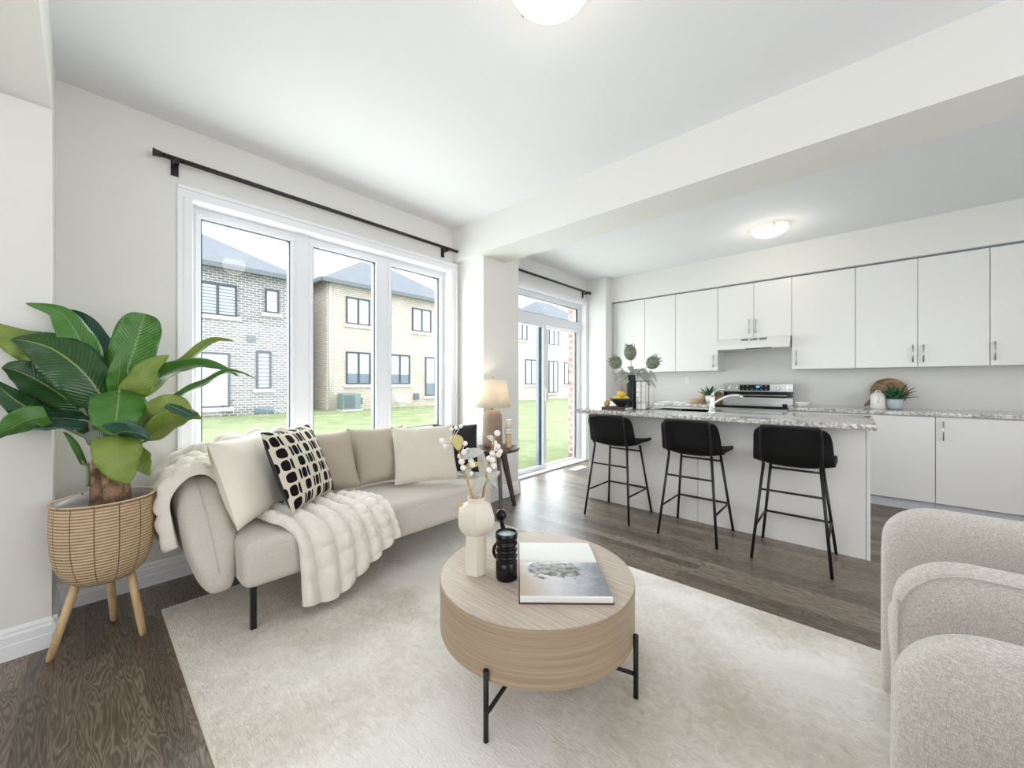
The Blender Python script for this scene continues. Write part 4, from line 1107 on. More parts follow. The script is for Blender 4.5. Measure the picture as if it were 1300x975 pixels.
# black loop ornament behind the jar
lp = Vector((-1.165, 1.24, TT))
lo = thing('ornament', 'black glass loop ornament with a round knob, behind the ribbed candle jar', 'ornament', lp)
T('loop', [lp + _r * (0.042 * math.sin(a)) + Vector((0, 0, 0.05 - 0.042 * math.cos(a))) for a in [2 * PI * k / 40 for k in range(41)]], 0.0075, MT['black_ceramic'], lo, 12)
T('neck', catmull([lp + Vector((0, 0, 0.09)), lp + Vector((0, 0, 0.14)) + _r * 0.0, lp + Vector((0, 0, 0.185)) - _r * 0.008], 8), [0.01, 0.009, 0.009, 0.01, 0.011, 0.011, 0.01, 0.009, 0.009], MT['black_ceramic'], lo, 12)
bm = bmesh.new(); bmesh.ops.create_uvsphere(bm, u_segments=20, v_segments=14, radius=0.024, matrix=Matrix.Translation(lp + Vector((0, 0, 0.207)) - _r * 0.01) @ Matrix.Diagonal((1, 1, 1.15, 1)))
link('knob', bm, MT['black_ceramic'], lo, smooth=True, loc=lp)

# open book: pages with a soft photographic print
def print_material():
    m, nt, N, L, b = new_mat('printed_page')
    uv = N.new('ShaderNodeUVMap'); uv.uv_map = 'UVMap'
    s = N.new('ShaderNodeSeparateXYZ'); L.new(uv.outputs[0], s.inputs[0])
    n = N.new('ShaderNodeTexNoise'); n.inputs['Scale'].default_value = 7; n.inputs['Detail'].default_value = 6; n.inputs['Distortion'].default_value = 1.2; L.new(uv.outputs[0], n.inputs['Vector'])
    n2 = N.new('ShaderNodeTexNoise'); n2.inputs['Scale'].default_value = 12; n2.inputs['Detail'].default_value = 5; L.new(uv.outputs[0], n2.inputs['Vector'])
    # drapery band: an elongated reclining grey form in the upper part
    yy = M_(N, L, 'SUBTRACT', s.outputs['Y'], M_(N, L, 'MULTIPLY_ADD', s.outputs['X'], -0.06, 0.76))
    xx = M_(N, L, 'SUBTRACT', s.outputs['X'], 0.42)
    form = M_(N, L, 'ADD', M_(N, L, 'POWER', M_(N, L, 'DIVIDE', M_(N, L, 'ABSOLUTE', xx), 0.33), 2.0), M_(N, L, 'POWER', M_(N, L, 'DIVIDE', M_(N, L, 'ABSOLUTE', M_(N, L, 'ADD', yy, M_(N, L, 'MULTIPLY_ADD', n.outputs['Fac'], 0.5, -0.22))), 0.25), 2.0))
    inside = N.new('ShaderNodeMapRange'); inside.inputs[1].default_value = 1.15; inside.inputs[2].default_value = 0.85; L.new(form, inside.inputs[0])
    bgc = N.new('ShaderNodeValToRGB'); e = bgc.color_ramp.elements
    e[0].position = 0.0; e[0].color = srgb(196, 178, 156); e[1].position = 0.95; e[1].color = srgb(128, 130, 136)
    k = e.new(0.4); k.color = srgb(214, 212, 214)
    k = e.new(0.75); k.color = srgb(166, 168, 176)
    L.new(M_(N, L, 'ADD', s.outputs['X'], M_(N, L, 'MULTIPLY_ADD', n.outputs['Fac'], 0.4, -0.2)), bgc.inputs[0])
    fc_ = N.new('ShaderNodeValToRGB'); e = fc_.color_ramp.elements
    e[0].position = 0.4; e[0].color = srgb(50, 47, 44); e[1].position = 0.66; e[1].color = srgb(172, 166, 156); L.new(n2.outputs['Fac'], fc_.inputs[0])
    mx = N.new('ShaderNodeMix'); mx.data_type = 'RGBA'; L.new(inside.outputs[0], mx.inputs[0]); L.new(bgc.outputs[0], mx.inputs[6]); L.new(fc_.outputs[0], mx.inputs[7])
    edge = M_(N, L, 'LESS_THAN', s.outputs['Y'], 0.04)
    m2 = N.new('ShaderNodeMix'); m2.data_type = 'RGBA'; L.new(edge, m2.inputs[0]); L.new(mx.outputs[2], m2.inputs[6]); m2.inputs[7].default_value = srgb(236, 234, 230)
    L.new(m2.outputs[2], b.inputs['Base Color']); b.inputs['Roughness'].default_value = 0.35
    return m
MT['print'] = print_material()
q00, q10 = W(660, 766, z=TT), W(781, 767, z=TT)
q01, q11 = W(659, 683, z=TT), W(746, 684, z=TT)
dirw = (q10 - q00).normalized(); bw_ = 0.335
dirl = Vector((-dirw.y, dirw.x, 0)); bl_ = (q01 - q00).dot(dirl)
bl_ = 0.50
bk = thing('open_book', 'large open picture book lying on the coffee table', 'book', q00)
bmc = bmesh.new()
def bp(s, t, h): return q00 + dirw * (s * bw_) + dirl * (t * bl_) + Vector((0, 0, h))
for (t0, t1, nm) in ((0.0, 0.502, 'cover'), (0.502, 1.0, 'cover')):
    bm = bmesh.new()
    vsn = [bp(-0.01, t0 - (0.012 if t0 == 0 else 0), 0.0), bp(1.01, t0 - (0.012 if t0 == 0 else 0), 0.0), bp(1.01, t1 + (0.012 if t1 == 1 else 0), 0.0), bp(-0.01, t1 + (0.012 if t1 == 1 else 0), 0.0)]
    lo_ = [bm.verts.new(p_ + Vector((0, 0, 0.0005))) for p_ in vsn]; hi_ = [bm.verts.new(p_ + Vector((0, 0, 0.0035))) for p_ in vsn]
    bm.faces.new(lo_[::-1]); bm.faces.new(hi_)
    for i in range(4): bm.faces.new((lo_[i], lo_[(i + 1) % 4], hi_[(i + 1) % 4], hi_[i]))
    link('cover', bm, MT['book_cover'], bk, loc=q00)
def page_block(t0, t1, hA, hB, top_mat, name):
    n = 18; rows_t = []
    prof = []
    for i in range(n + 1):
        s = i / n; k = s if t0 < t1 else s
        h = hA + (hB - hA) * s + 0.014 * math.sin(PI * min(1, s)) ** 1.0 * (0.35 if hA < hB else 1)
        if s > 0.9: h -= (hB * 0.9) * ((s - 0.9) / 0.1) ** 2 * 0.55
        prof.append((t0 + (t1 - t0) * s, h))
    bm = bmesh.new(); rows = [[bp(j / 6, t, h + 0.0035) for j in range(7)] for t, h in prof]
    V = grid(bm, rows)
    low = [[bm.verts.new(bp(j / 6, t, 0.0038)) for j in range(7)] for t, h in prof]
    for f in bm.faces: f.material_index = 1
    for i in range(n):
        bm.faces.new((low[i][0], low[i + 1][0], V[i + 1][0], V[i][0])); bm.faces.new((low[i][6], V[i][6], V[i + 1][6], low[i + 1][6]))
    for j in range(6):
        bm.faces.new((low[0][j], V[0][j], V[0][j + 1], low[0][j + 1])); bm.faces.new((low[n][j], low[n][j + 1], V[n][j + 1], V[n][j]))
    o = link(name, bm, [MT['book_paper'], top_mat], bk, loc=q00, smooth=True); auto_smooth(o, 40)
page_block(0.0, 0.575, 0.017, 0.02, MT['print'], 'printed_page_block')
page_block(1.0, 0.58, 0.008, 0.012, MT['book_paper'], 'blank_page_block')

# ------------------------------------------------------------------ sofa
def shell_path(x_front, y0, y1, x_back, r):
    """plan path from the near arm's front round the back to the far arm's front (centre line)"""
    pts = [Vector((x_front, y0, 0))]
    n = 10
    pts += [Vector((x_front + (x_back + r - x_front) * i / n, y0, 0)) for i in range(1, n + 1)]
    for i in range(1, 9):
        a = PI / 2 * i / 8; pts.append(Vector((x_back + r - r * math.sin(a), y0 + r - r * math.cos(a), 0)))
    m = 26
    pts += [Vector((x_back, y0 + r + (y1 - y0 - 2 * r) * i / m, 0)) for i in range(1, m + 1)]
    for i in range(1, 9):
        a = PI / 2 * i / 8; pts.append(Vector((x_back + r - r * math.cos(a), y1 - r + r * math.sin(a), 0)))
    pts += [Vector((x_back + r + (x_front - x_back - r) * i / n, y1, 0)) for i in range(1, n + 1)]
    return pts

def horseshoe(path, zb, ztop, thick, sec=28, power=3.2, flare=0.0, taper=0.0):
    """closed rounded wall following the path; ztop/thick functions of the arc fraction and distance to nearest front end"""
    L_ = [0]
    for a, b_ in zip(path, path[1:]): L_.append(L_[-1] + (b_ - a).length)
    tot = L_[-1]; rings = []; bm = bmesh.new()
    for i, p in enumerate(path):
        t = (path[min(i + 1, len(path) - 1)] - path[max(i - 1, 0)]).normalized()
        nrm = Vector((t.y, -t.x, 0))
        de = min(L_[i], tot - L_[i])
        zt, zl, th = ztop(de), zb(de), thick(de)
        ring = []
        for k in range(sec):
            a = 2 * PI * k / sec
            ca, sa = math.cos(a), math.sin(a)
            x = math.copysign(abs(ca) ** (2 / power), ca) * th / 2
            z = (zl + zt) / 2 + math.copysign(abs(sa) ** (2 / power), sa) * (zt - zl) / 2
            fl = flare * ((z - zl) / max(1e-6, 0.74 - zl)) if zt > zl else 0
            x *= 1 - taper * (1 - min(1, max(0, (z - zl) / 0.3))) ** 1.5
            ring.append(bm.verts.new(p + nrm * (x + fl) + Vector((0, 0, z))))
        rings.append(ring)
    for r0, r1 in zip(rings, rings[1:]):
        for k in range(sec): bm.faces.new((r0[k], r0[(k + 1) % sec], r1[(k + 1) % sec], r1[k]))
    bm.faces.new(rings[0]); bm.faces.new(rings[-1][::-1])
    return bm
sofa = thing('sofa', 'beige linen curved-arm sofa with thin black legs below the window', 'sofa', (-2.55, 1.3, 0))
SY0, SY1 = 0.435, 2.215
path = shell_path(-2.235, SY0, SY1, -2.885, 0.22)
def zt(de):
    s = min(1, max(0, de / 0.40)); return 0.30 + 0.42 * (1 - (1 - s) ** 2.2) + 0.08 * min(1, max(0, (de - 0.6) / 0.35))
def zbt(de): return 0.195 + 0.02 * min(1, de / 0.1)
def tk(de): return 0.11 + 0.10 * min(1, (de / 0.10)) ** 0.5
bm = horseshoe(path, zbt, zt, tk, 32, 3.6, -0.045, 0.28)
o = link('arm_and_back_shell', bm, MT['sofa'], sofa, smooth=True, loc=(-2.9, 1.3, 0.2)); subsurf(o, 1)
# seam piping along each arm's leading edge
for yy, sgn in ((SY0, -1), (SY1, 1)):
    pts = []
    for k in range(14):
        s = k / 13; de = 0.40 * s ** 1.6
        z = zt(de) + 0.001
        pts.append((-2.235 - de, yy + sgn * 0.055 * ((z - 0.2) / 0.54) * 1.0, z))
    T('seam', pts, 0.0018, MT['sofa'], sofa, 6)
# seat: rounded slab
def soft_box(name, x0, x1, y0, y1, z0, z1, r, mat, parent, crown=0.02, n=16):
    bm = bmesh.new(); box(bm, x0, x1, y0, y1, z0, z1)
    bmesh.ops.bevel(bm, geom=list(bm.edges), offset=r, segments=5, profile=0.6, affect='EDGES')
    cx, cy = (x0 + x1) / 2, (y0 + y1) / 2
    bmesh.ops.subdivide_edges(bm, edges=[e for e in bm.edges if e.calc_length() > 0.12], cuts=6, use_grid_fill=True)
    for v_ in bm.verts:
        if v_.co.z > (z0 + z1) / 2:
            fx_ = 1 - ((v_.co.x - cx) / ((x1 - x0) / 2)) ** 2; fy_ = 1 - ((v_.co.y - cy) / ((y1 - y0) / 2)) ** 4
            v_.co.z += crown * max(0, fx_) * max(0, fy_)
    o = link(name, bm, mat, parent, smooth=True, loc=(cx, cy, z0)); return o
soft_box('seat_cushion', -2.84, -2.125, SY0 + 0.06, SY1 - 0.06, 0.215, 0.435, 0.055, MT['sofa'], sofa, 0.025)
T('seat_piping', [(-2.131, SY0 + 0.11, 0.40), (-2.126, SY0 + 0.3, 0.405), (-2.126, SY1 - 0.3, 0.405), (-2.131, SY1 - 0.11, 0.40)], 0.0018, MT['sofa'], sofa, 6)
for (lx, ly) in ((-2.17, 0.545), (-2.17, 2.03), (-2.82, 0.545), (-2.82, 2.03)):
    bm = bmesh.new(); box(bm, lx - 0.012, lx + 0.012, ly - 0.012, ly + 0.012, 0.0125 if lx > -2.71 else 0.0, 0.222)
    link('leg', bm, MT['black_metal'], sofa, loc=(lx, ly, 0))

# cushions
def cushion(label, bl, br_, tl, thick, mats, size_h=None, group=None, piping=None, puff=1.0, back_mat=None):
    bl, br_, tl = Vector(bl), Vector(br_), Vector(tl)
    R = br_ - bl; U = tl - bl; w, h = R.length, U.length
    nrm = R.cross(U).normalized()
    base = bl + R * 0.5
    t = thing('cushion', label, 'cushion', base, group)
    n = 22
    def surf(sgn):
        rows = []
        for i in range(n + 1):
            b_ = -1 + 2 * i / n; row = []
            for j in range(n + 1):
                a = -1 + 2 * j / n
                # pull the sides in a little so the corners read as points
                sa = a * (1 - 0.055 * (1 - b_ * b_)); sb = b_ * (1 - 0.055 * (1 - a * a))
                th = (max(0, 1 - a ** 2) ** 0.5 * max(0, 1 - b_ ** 2) ** 0.5) ** 0.85 * thick / 2 * puff
                wr = 0.006 * mnoise.noise(Vector((a * 2.1 + base.x * 7, b_ * 2.1, sgn * 3 + base.y))) * (1 - abs(a) ** 6)
                row.append(bl + R * (sa / 2 + 0.5) + U * (sb / 2 + 0.5) + nrm * sgn * (th + wr * (1 if th > 0.01 else 0)))
            rows.append(row)
        return rows
    bm = bmesh.new(); grid(bm, surf(1))
    o = link('front_cover', bm, mats[0], t, smooth=True, loc=base)
    bm = bmesh.new(); grid(bm, surf(-1))
    o2 = link('back_cover', bm, mats[1], t, smooth=True, loc=base)
    return t
cushion('plain cream cushion leaning against the near arm of the sofa', (-2.25, 0.50, 0.475), (-2.60, 0.83, 0.475), (-2.385, 0.40, 0.905), 0.17, (MT['cream'], MT['cream']))
cushion('black and cream cushion printed with rows of rounded dots', (-2.225, 0.735, 0.505), (-2.535, 1.09, 0.50), (-2.365, 0.625, 0.935), 0.15, (MT['dots'], MT['black_fabric']))
cushion('plain tan cushion partly behind the dotted cushion', (-2.655, 0.86, 0.475), (-2.56, 1.285, 0.475), (-2.80, 0.85, 0.86), 0.19, (MT['tan'], MT['tan']))
cushion('plain tan cushion in the middle of the sofa, left of the cream textured one', (-2.60, 1.28, 0.475), (-2.50, 1.68, 0.475), (-2.755, 1.27, 0.865), 0.18, (MT['tan'], MT['tan']))
cushion('cream textured boucle cushion towards the far arm of the sofa', (-2.42, 1.46, 0.475), (-2.225, 1.88, 0.475), (-2.555, 1.51, 0.872), 0.15, (MT['boucle'], MT['boucle']))
cushion('solid black cushion behind the cream boucle cushion at the far arm', (-2.53, 1.87, 0.475), (-2.28, 2.14, 0.475), (-2.64, 1.95, 0.85), 0.14, (MT['black_fabric'], MT['black_fabric']))

# fur throw spilling over the seat front
def throw_mesh(rails, nt_, ns, amp, ridges, thick, seedv=0.0, ridge_dir='t', noise_amp=0.01, beads=9):
    """rails: list of polylines (same length semantics); interpolated across"""
    R = [catmull(r, ns) for r in rails]
    rows = []
    for j in range(ns + 1):
        across = catmull([r[j] for r in R], nt_); rows.append(across)
    nr, nc = len(rows), len(rows[0]); out = []
    for i in range(nr):
        row = []
        for j in range(nc):
            a = rows[min(i + 1, nr - 1)][j] - rows[max(i - 1, 0)][j]; b_ = rows[i][min(j + 1, nc - 1)] - rows[i][max(j - 1, 0)]
            n_ = a.cross(b_); n_ = n_.normalized() if n_.length > 1e-9 else Vector((0, 0, 1))
            s, t = i / (nr - 1), j / (nc - 1)
            ph = (t if ridge_dir == 't' else s) * ridges + 0.35 * mnoise.noise(Vector((s * 2.2 + seedv, t * 2.2, seedv)))
            rid = math.floor(ph); d = amp * (abs(math.sin(PI * ph)) ** 0.6) * (0.72 + 0.28 * abs(math.sin(PI * ((s if ridge_dir == 't' else t) * beads + 0.37 * rid))) ** 0.7)
            seg = noise_amp * mnoise.noise(Vector((s * 9 + seedv, t * 9, 4.0))) + noise_amp * 0.6 * mnoise.noise(Vector((s * 22, t * 22 + seedv, 1.0)))
            row.append((rows[i][j], n_, d + seg))
        out.append(row)
    return out
def build_throw(name, label, rails, nt_, ns, amp, ridges, thick, mat, flip=1, seedv=0.0, ridge_dir='t', noise_amp=0.01):
    P_ = throw_mesh(rails, nt_, ns, amp, ridges, thick, seedv, ridge_dir, noise_amp)
    bm = bmesh.new()
    top = [[p + n_ * flip * (d + thick) for p, n_, d in r] for r in P_]
    bot = [[p + n_ * flip * 0.002 for p, n_, d in r] for r in P_]
    A = grid(bm, top); Bv = grid(bm, bot)
    nr, nc = len(top), len(top[0])
    for i in range(nr - 1):
        bm.faces.new((A[i][0], Bv[i][0], Bv[i + 1][0], A[i + 1][0])); bm.faces.new((A[i][nc - 1], A[i + 1][nc - 1], Bv[i + 1][nc - 1], Bv[i][nc - 1]))
    for j in range(nc - 1):
        bm.faces.new((A[0][j], A[0][j + 1], Bv[0][j + 1], Bv[0][j])); bm.faces.new((A[nr - 1][j], Bv[nr - 1][j], Bv[nr - 1][j + 1], A[nr - 1][j + 1]))
    o = link(name, bm, mat, None, smooth=True, loc=P_[0][0][0]); subsurf(o, 1)
    return tag(o, label, 'throw blanket')
xf = -2.115
rails = [
    [(-2.56, 0.60, 0.466), (-2.42, 0.62, 0.468), (-2.28, 0.645, 0.466), (-2.19, 0.68, 0.455), (-2.118, 0.72, 0.39), (-2.098, 0.73, 0.25), (-2.085, 0.735, 0.07)],
    [(-2.58, 0.74, 0.466), (-2.44, 0.76, 0.468), (-2.30, 0.79, 0.466), (-2.19, 0.82, 0.455), (-2.118, 0.85, 0.39), (-2.095, 0.88, 0.25), (-2.075, 0.90, 0.06)],
    [(-2.56, 0.90, 0.466), (-2.42, 0.92, 0.468), (-2.30, 0.94, 0.466), (-2.19, 0.96, 0.455), (-2.118, 0.985, 0.39), (-2.098, 1.02, 0.27), (-2.085, 1.04, 0.13)],
    [(-2.50, 1.04, 0.466), (-2.40, 1.06, 0.468), (-2.30, 1.08, 0.466), (-2.19, 1.10, 0.455), (-2.118, 1.11, 0.40), (-2.10, 1.14, 0.31), (-2.095, 1.16, 0.20)],
    [(-2.42, 1.16, 0.466), (-2.36, 1.18, 0.468), (-2.29, 1.205, 0.466), (-2.20, 1.235, 0.455), (-2.125, 1.25, 0.41), (-2.105, 1.27, 0.34), (-2.10, 1.29, 0.265)]]
build_throw('fur_throw', 'white faux fur throw draped over the seat front of the sofa', rails, 96, 96, 0.04, 6.5, 0.006, MT['fur'], 1, 2.0, 't', 0.008)

# chunky throw over the near arm and back corner
def over(s_inner, top, hem, px_, py_, nx, ny, ex=0.0):
    """cross profile: inner side low -> over the top -> outer side hem; n points outward"""
    n_ = Vector((nx, ny, 0)).normalized(); c = Vector((px_, py_, 0))
    o_ = 0.055
    return [c - n_ * (0.075 - o_) + Vector((0, 0, s_inner)), c - n_ * (0.085 - o_) + Vector((0, 0, top - 0.06)), c - n_ * (0.03 - o_) + Vector((0, 0, top + 0.01)), c + n_ * (0.04 + o_) + Vector((0, 0, top + 0.005)), c + n_ * (0.10 + o_ + ex) + Vector((0, 0, top - 0.08)), c + n_ * (0.112 + o_ * 0.7 + ex * 1.1) + Vector((0, 0, (top + hem) / 2 - 0.03)), c + n_ * (0.112 + o_ * 0.3 + ex * 0.8) + Vector((0, 0, hem))]
rails = [
    over(0.62, 0.72, 0.40, -2.45, SY0, 0, -1),
    over(0.60, 0.74, 0.36, -2.58, SY0, 0, -1),
    over(0.60, 0.75, 0.42, -2.70, SY0 + 0.03, -0.35, -1, 0.03),
    over(0.60, 0.79, 0.48, -2.82, SY0 + 0.10, -0.55, -0.9, 0.07),
    over(0.62, 0.82, 0.50, -2.875, SY0 + 0.24, -1, -0.1, 0.0),
    over(0.62, 0.83, 0.50, -2.885, SY0 + 0.42, -1, 0),
    over(0.64, 0.83, 0.52, -2.885, SY0 + 0.56, -1, 0)]
build_throw('chunky_throw', 'chunky cream knit throw slung over the near arm and back corner of the sofa', rails, 120, 80, 0.055, 7.5, 0.006, MT['knit'], -1, 9.0, 't', 0.006)

# ------------------------------------------------------------------ side table, lamp, candlestick
tp = Vector((-2.502, 2.575, 0)); TR = 0.215; TZ = 0.60
sd = thing('side_table', 'dark wood round side table with splayed legs beside the far sofa arm', 'side table', tp)
o = LA('table_top', [(0.001, TZ - 0.03), (TR - 0.012, TZ - 0.03), (TR, TZ - 0.018), (TR, TZ - 0.004), (TR - 0.004, TZ), (0.001, TZ)], tp, MT['dark_wood'], sd, 64); auto_smooth(o, 40)
for a in (math.radians(87), math.radians(207), math.radians(327)):
    d_ = Vector((math.cos(a), math.sin(a), 0)); s_ = Vector((-d_.y, d_.x, 0))
    bm = bmesh.new()
    top_ = tp + d_ * 0.07; bot_ = tp + d_ * (0.235 if d_.y > 0 else 0.2)
    vs_ = []
    for q, z, w_, th_ in ((bot_, 0.0, 0.016, 0.012), (top_, TZ - 0.03, 0.032, 0.014)):
        vs_.append([bm.verts.new(q + d_ * a_ * w_ + s_ * b_ * th_ + Vector((0, 0, z))) for a_, b_ in ((-1, -1), (1, -1), (1, 1), (-1, 1))])
    for k in range(4): bm.faces.new((vs_[0][k], vs_[0][(k + 1) % 4], vs_[1][(k + 1) % 4], vs_[1][k]))
    bm.faces.new(vs_[0][::-1]); bm.faces.new(vs_[1])
    link('leg', bm, MT['dark_wood'], sd, loc=bot_)
lpz = Vector((-2.53, 2.545, TZ))
lm = thing('table_lamp', 'lit table lamp with a tan stone body and linen drum shade', 'table lamp', lpz)
LA('lamp_base', [(0.001, 0), (0.07, 0.0), (0.088, 0.012), (0.094, 0.05), (0.092, 0.12), (0.09, 0.2), (0.091, 0.26), (0.088, 0.30), (0.07, 0.335), (0.04, 0.347), (0.001, 0.349)], lpz, MT['lamp_body'], lm, 40)
T('lamp_neck', [lpz + Vector((0, 0, 0.345)), lpz + Vector((0, 0, 0.46))], 0.009, MT['brass'], lm)
SZ0, SZ1 = 0.372, 0.625
bm = bmesh.new()
rg_ = []
for r_, z in ((0.168, SZ0), (0.15, (SZ0 + SZ1) / 2), (0.132, SZ1)):
    rg_.append([bm.verts.new(lpz + Vector((r_ * math.cos(2 * PI * k / 48), r_ * math.sin(2 * PI * k / 48), z))) for k in range(48)])
for a, b_ in zip(rg_, rg_[1:]):
    for k in range(48): bm.faces.new((a[k], a[(k + 1) % 48], b_[(k + 1) % 48], b_[k]))
o = link('lamp_shade', bm, MT['shade'], lm, smooth=True, loc=lpz); solid(o, 0.0015)
bm = bmesh.new()
for k in range(3):
    a = 2 * PI * k / 3; tube(bm, [lpz + Vector((0, 0, SZ1 - 0.02)), lpz + Vector((0.131 * math.cos(a), 0.131 * math.sin(a), SZ1 - 0.012))], 0.002, 6)
tube(bm, [lpz + Vector((0, 0, 0.46)), lpz + Vector((0, 0, SZ1))], 0.003, 6)
link('shade_spider', bm, MT['brass'], lm, loc=lpz)
LA('finial', [(0.001, 0), (0.007, 0.002), (0.005, 0.01), (0.011, 0.02), (0.011, 0.028), (0.001, 0.036)], lpz + Vector((0, 0, SZ1)), MT['brass'], lm, 16)
bm = bmesh.new(); bmesh.ops.create_uvsphere(bm, u_segments=16, v_segments=12, radius=0.024, matrix=Matrix.Translation(lpz + Vector((0, 0, 0.485))))
link('bulb', bm, plain('warm_bulb', (255, 230, 190), 0.4, emis=(255, 214, 150), estr=6.0), lm, smooth=True, loc=lpz)
d = bpy.data.lights.new('lamp_bulb_light', 'POINT'); d.energy = 3.6; d.color = (1.0, 0.86, 0.66); d.shadow_soft_size = 0.03
l = bpy.data.objects.new('lamp_bulb_light', d); COL.objects.link(l); l.location = lpz + Vector((0, 0, 0.53))
ck = W(641, 563, z=TZ); 
cs = thing('candlestick', 'pale turned wood candlestick beside the table lamp', 'candlestick', Vector((-2.405, 2.63, TZ)))
kp = Vector((-2.405, 2.63, TZ))
LA('lower_cylinder', [(0.001, 0), (0.03, 0), (0.031, 0.004), (0.027, 0.125), (0.001, 0.126)], kp, MT['pale_wood'], cs, 28)
LA('middle_ring', [(0.024, 0.124), (0.036, 0.128), (0.036, 0.138), (0.026, 0.144), (0.026, 0.152), (0.036, 0.157), (0.036, 0.166), (0.024, 0.17)], kp, MT['ceramic_cream'], cs, 28)
LA('upper_cylinder', [(0.001, 0.168), (0.025, 0.168), (0.029, 0.258), (0.024, 0.261), (0.001, 0.255)], kp, MT['ceramic_cream'], cs, 28)

# ------------------------------------------------------------------ planter and banana plant
PP = Vector((-2.575, 0.065, 0)); PR = 0.168; PZ = 0.672
pt = thing('planter', 'woven basket planter on three pale wooden legs beside the near sofa arm', 'planter', PP)
prof = [(0.001, 0.29), (0.06, 0.295), (0.1, 0.31), (0.135, 0.345), (0.157, 0.40), (0.168, 0.47), (0.172, 0.54), (0.171, 0.61), (PR, PZ - 0.004), (PR - 0.004, PZ), (PR - 0.011, PZ - 0.002), (PR - 0.012, 0.61), (PR - 0.014, 0.56), (0.001, 0.555)]
LA('basket', prof[:10], PP, MT['basket'], pt, 64)
LA('liner', [(PR - 0.004, PZ - 0.001), (PR - 0.011, PZ + 0.001), (PR - 0.014, 0.64), (PR - 0.02, 0.6), (0.001, 0.595)], PP, MT['liner'], pt, 48)
T('rim', [PP + Vector((PR * math.cos(2 * PI * k / 48), PR * math.sin(2 * PI * k / 48), PZ)) for k in range(49)], 0.006, MT['basket'], pt, 8)
for (lx, ly) in ((-2.586, -0.102), (-2.526, 0.187), (-2.79, 0.10)):
    b_ = Vector((lx, ly, 0)); dr = (b_ - PP).normalized(); tq = PP + dr * 0.085 + Vector((0, 0, 0.325))
    T('leg', [b_, b_.lerp(tq, 0.06), b_.lerp(tq, 0.5), tq], [0.011, 0.0135, 0.0155, 0.016], MT['leg_wood'], pt, 14)
bp_ = thing('banana_plant', 'artificial banana plant with broad glossy leaves in the basket planter', 'plant', PP + Vector((0, 0, 0.595)))
for (dx, dy, r_, h_) in ((-0.03, -0.01, 0.036, 0.285), (0.03, 0.02, 0.038, 0.26), (-0.005, 0.045, 0.03, 0.24)):
    pts = [PP + Vector((dx * (1.3 - 0.3 * s), dy * (1.3 - 0.3 * s), 0.596 + h_ * s)) for s in [k / 8 for k in range(9)]]
    T('trunk', pts, [r_ * (1.1 - 0.25 * k / 8 + 0.06 * (k % 2)) for k in range(9)], MT['bark'], bp_, 14)
d0 = PP.dot(_f)
def leaf(px_pts, width, mat, dds, roll=0.0, fold=0.28, tipp=0.75, wbase=0.28, ruffle=0.11, stalk=True, root=(128, 560), blunt=False):
    """px_pts: image sketch of the midrib; dds: extra depth (m) at each point"""
    pts = []
    for (u, v_), dd in zip(px_pts, dds):
        q = W(u, v_, d=1.0); dm = 2.655 / max(1e-3, -q.x)
        if q.y * min(dm, d0 + dd) > -0.06: dm = 9
        pts.append(W(u, v_, d=min(d0 + dd, dm)))
    c = catmull(pts, 26)
    view = Vector((0, 0, CAM_H)) - c[len(c) // 2]
    rows = []
    for i, p in enumerate(c):
        s = i / 26
        t = (c[min(i + 1, 26)] - c[max(i - 1, 0)]).normalized()
        side = t.cross(view.normalized())
        side = side.normalized() if side.length > 1e-3 else Vector((1, 0, 0))
        side = Matrix.Rotation(roll, 3, t) @ side
        nrm = side.cross(t).normalized()
        xq = (wbase * 0.35 + (1 - wbase * 0.35) * s) ** tipp
        w = max(0.0, math.sin(PI * xq)) ** (0.55 if xq < 0.5 else (0.5 if blunt else 0.95)) if s < 1 else 0.0
        w = max(0.0, w) * width * 0.86 / 2
        if s == 0: w = width * 0.06
        row = []
        for j in range(11):
            a = -1 + j / 5
            z_ = fold * abs(a) * w + ruffle * w * math.sin(s * 21 + (2.0 if a > 0 else 0)) * a * a
            q = p + side * a * w - nrm * z_
            if q.y < -0.07: q.x = max(q.x, XJ + 0.012)
            row.append(q)
        rows.append(row)
    bm = bmesh.new(); grid(bm, rows)
    o = link('leaf', bm, MT[mat], bp_, smooth=True, loc=c[0]); solid(o, 0.0016)
    if stalk:
        rt = W(root[0], root[1], d=d0)
        k = catmull([rt + Vector((0, 0, -0.1)), rt, c[0].lerp(rt, 0.35), c[0], c[3]], 12)
        T('leaf_stalk', k, [0.008 - 0.0045 * i / 12 for i in range(13)], MT['stem'], bp_, 8)
    return o
# left-hand leaves
leaf([(133, 520), (116, 470), (98, 425), (75, 396), (32, 385)], 0.155, 'leaf_mid', (0.02, -0.02, -0.05, -0.07, -0.08), 0.35, root=(132, 560))
leaf([(140, 482), (128, 450), (112, 420), (92, 400), (70, 402)], 0.13, 'leaf_blue', (0.03, 0.06, 0.1, 0.12, 0.12), -0.5, root=(136, 550))
leaf([(134, 512), (108, 475), (72, 446), (40, 434), (14, 431)], 0.235, 'leaf_dark', (-0.04, -0.09, -0.13, -0.15, -0.16), 0.25, root=(130, 558))
leaf([(75, 448), (45, 440), (15, 428), (-25, 405)], 0.17, 'leaf_light', (0.0, 0.0, 0.0, 0.0), 0.2, root=(122, 556))
leaf([(120, 535), (90, 510), (50, 484), (20, 470), (2, 467)], 0.20, 'leaf_dark', (0.0, -0.02, -0.03, -0.04, -0.04), -0.35, root=(124, 562))
leaf([(60, 532), (38, 520), (12, 502), (-12, 480)], 0.12, 'leaf_dark', (0.08, 0.08, 0.08, 0.08), 0.2, root=(118, 562))
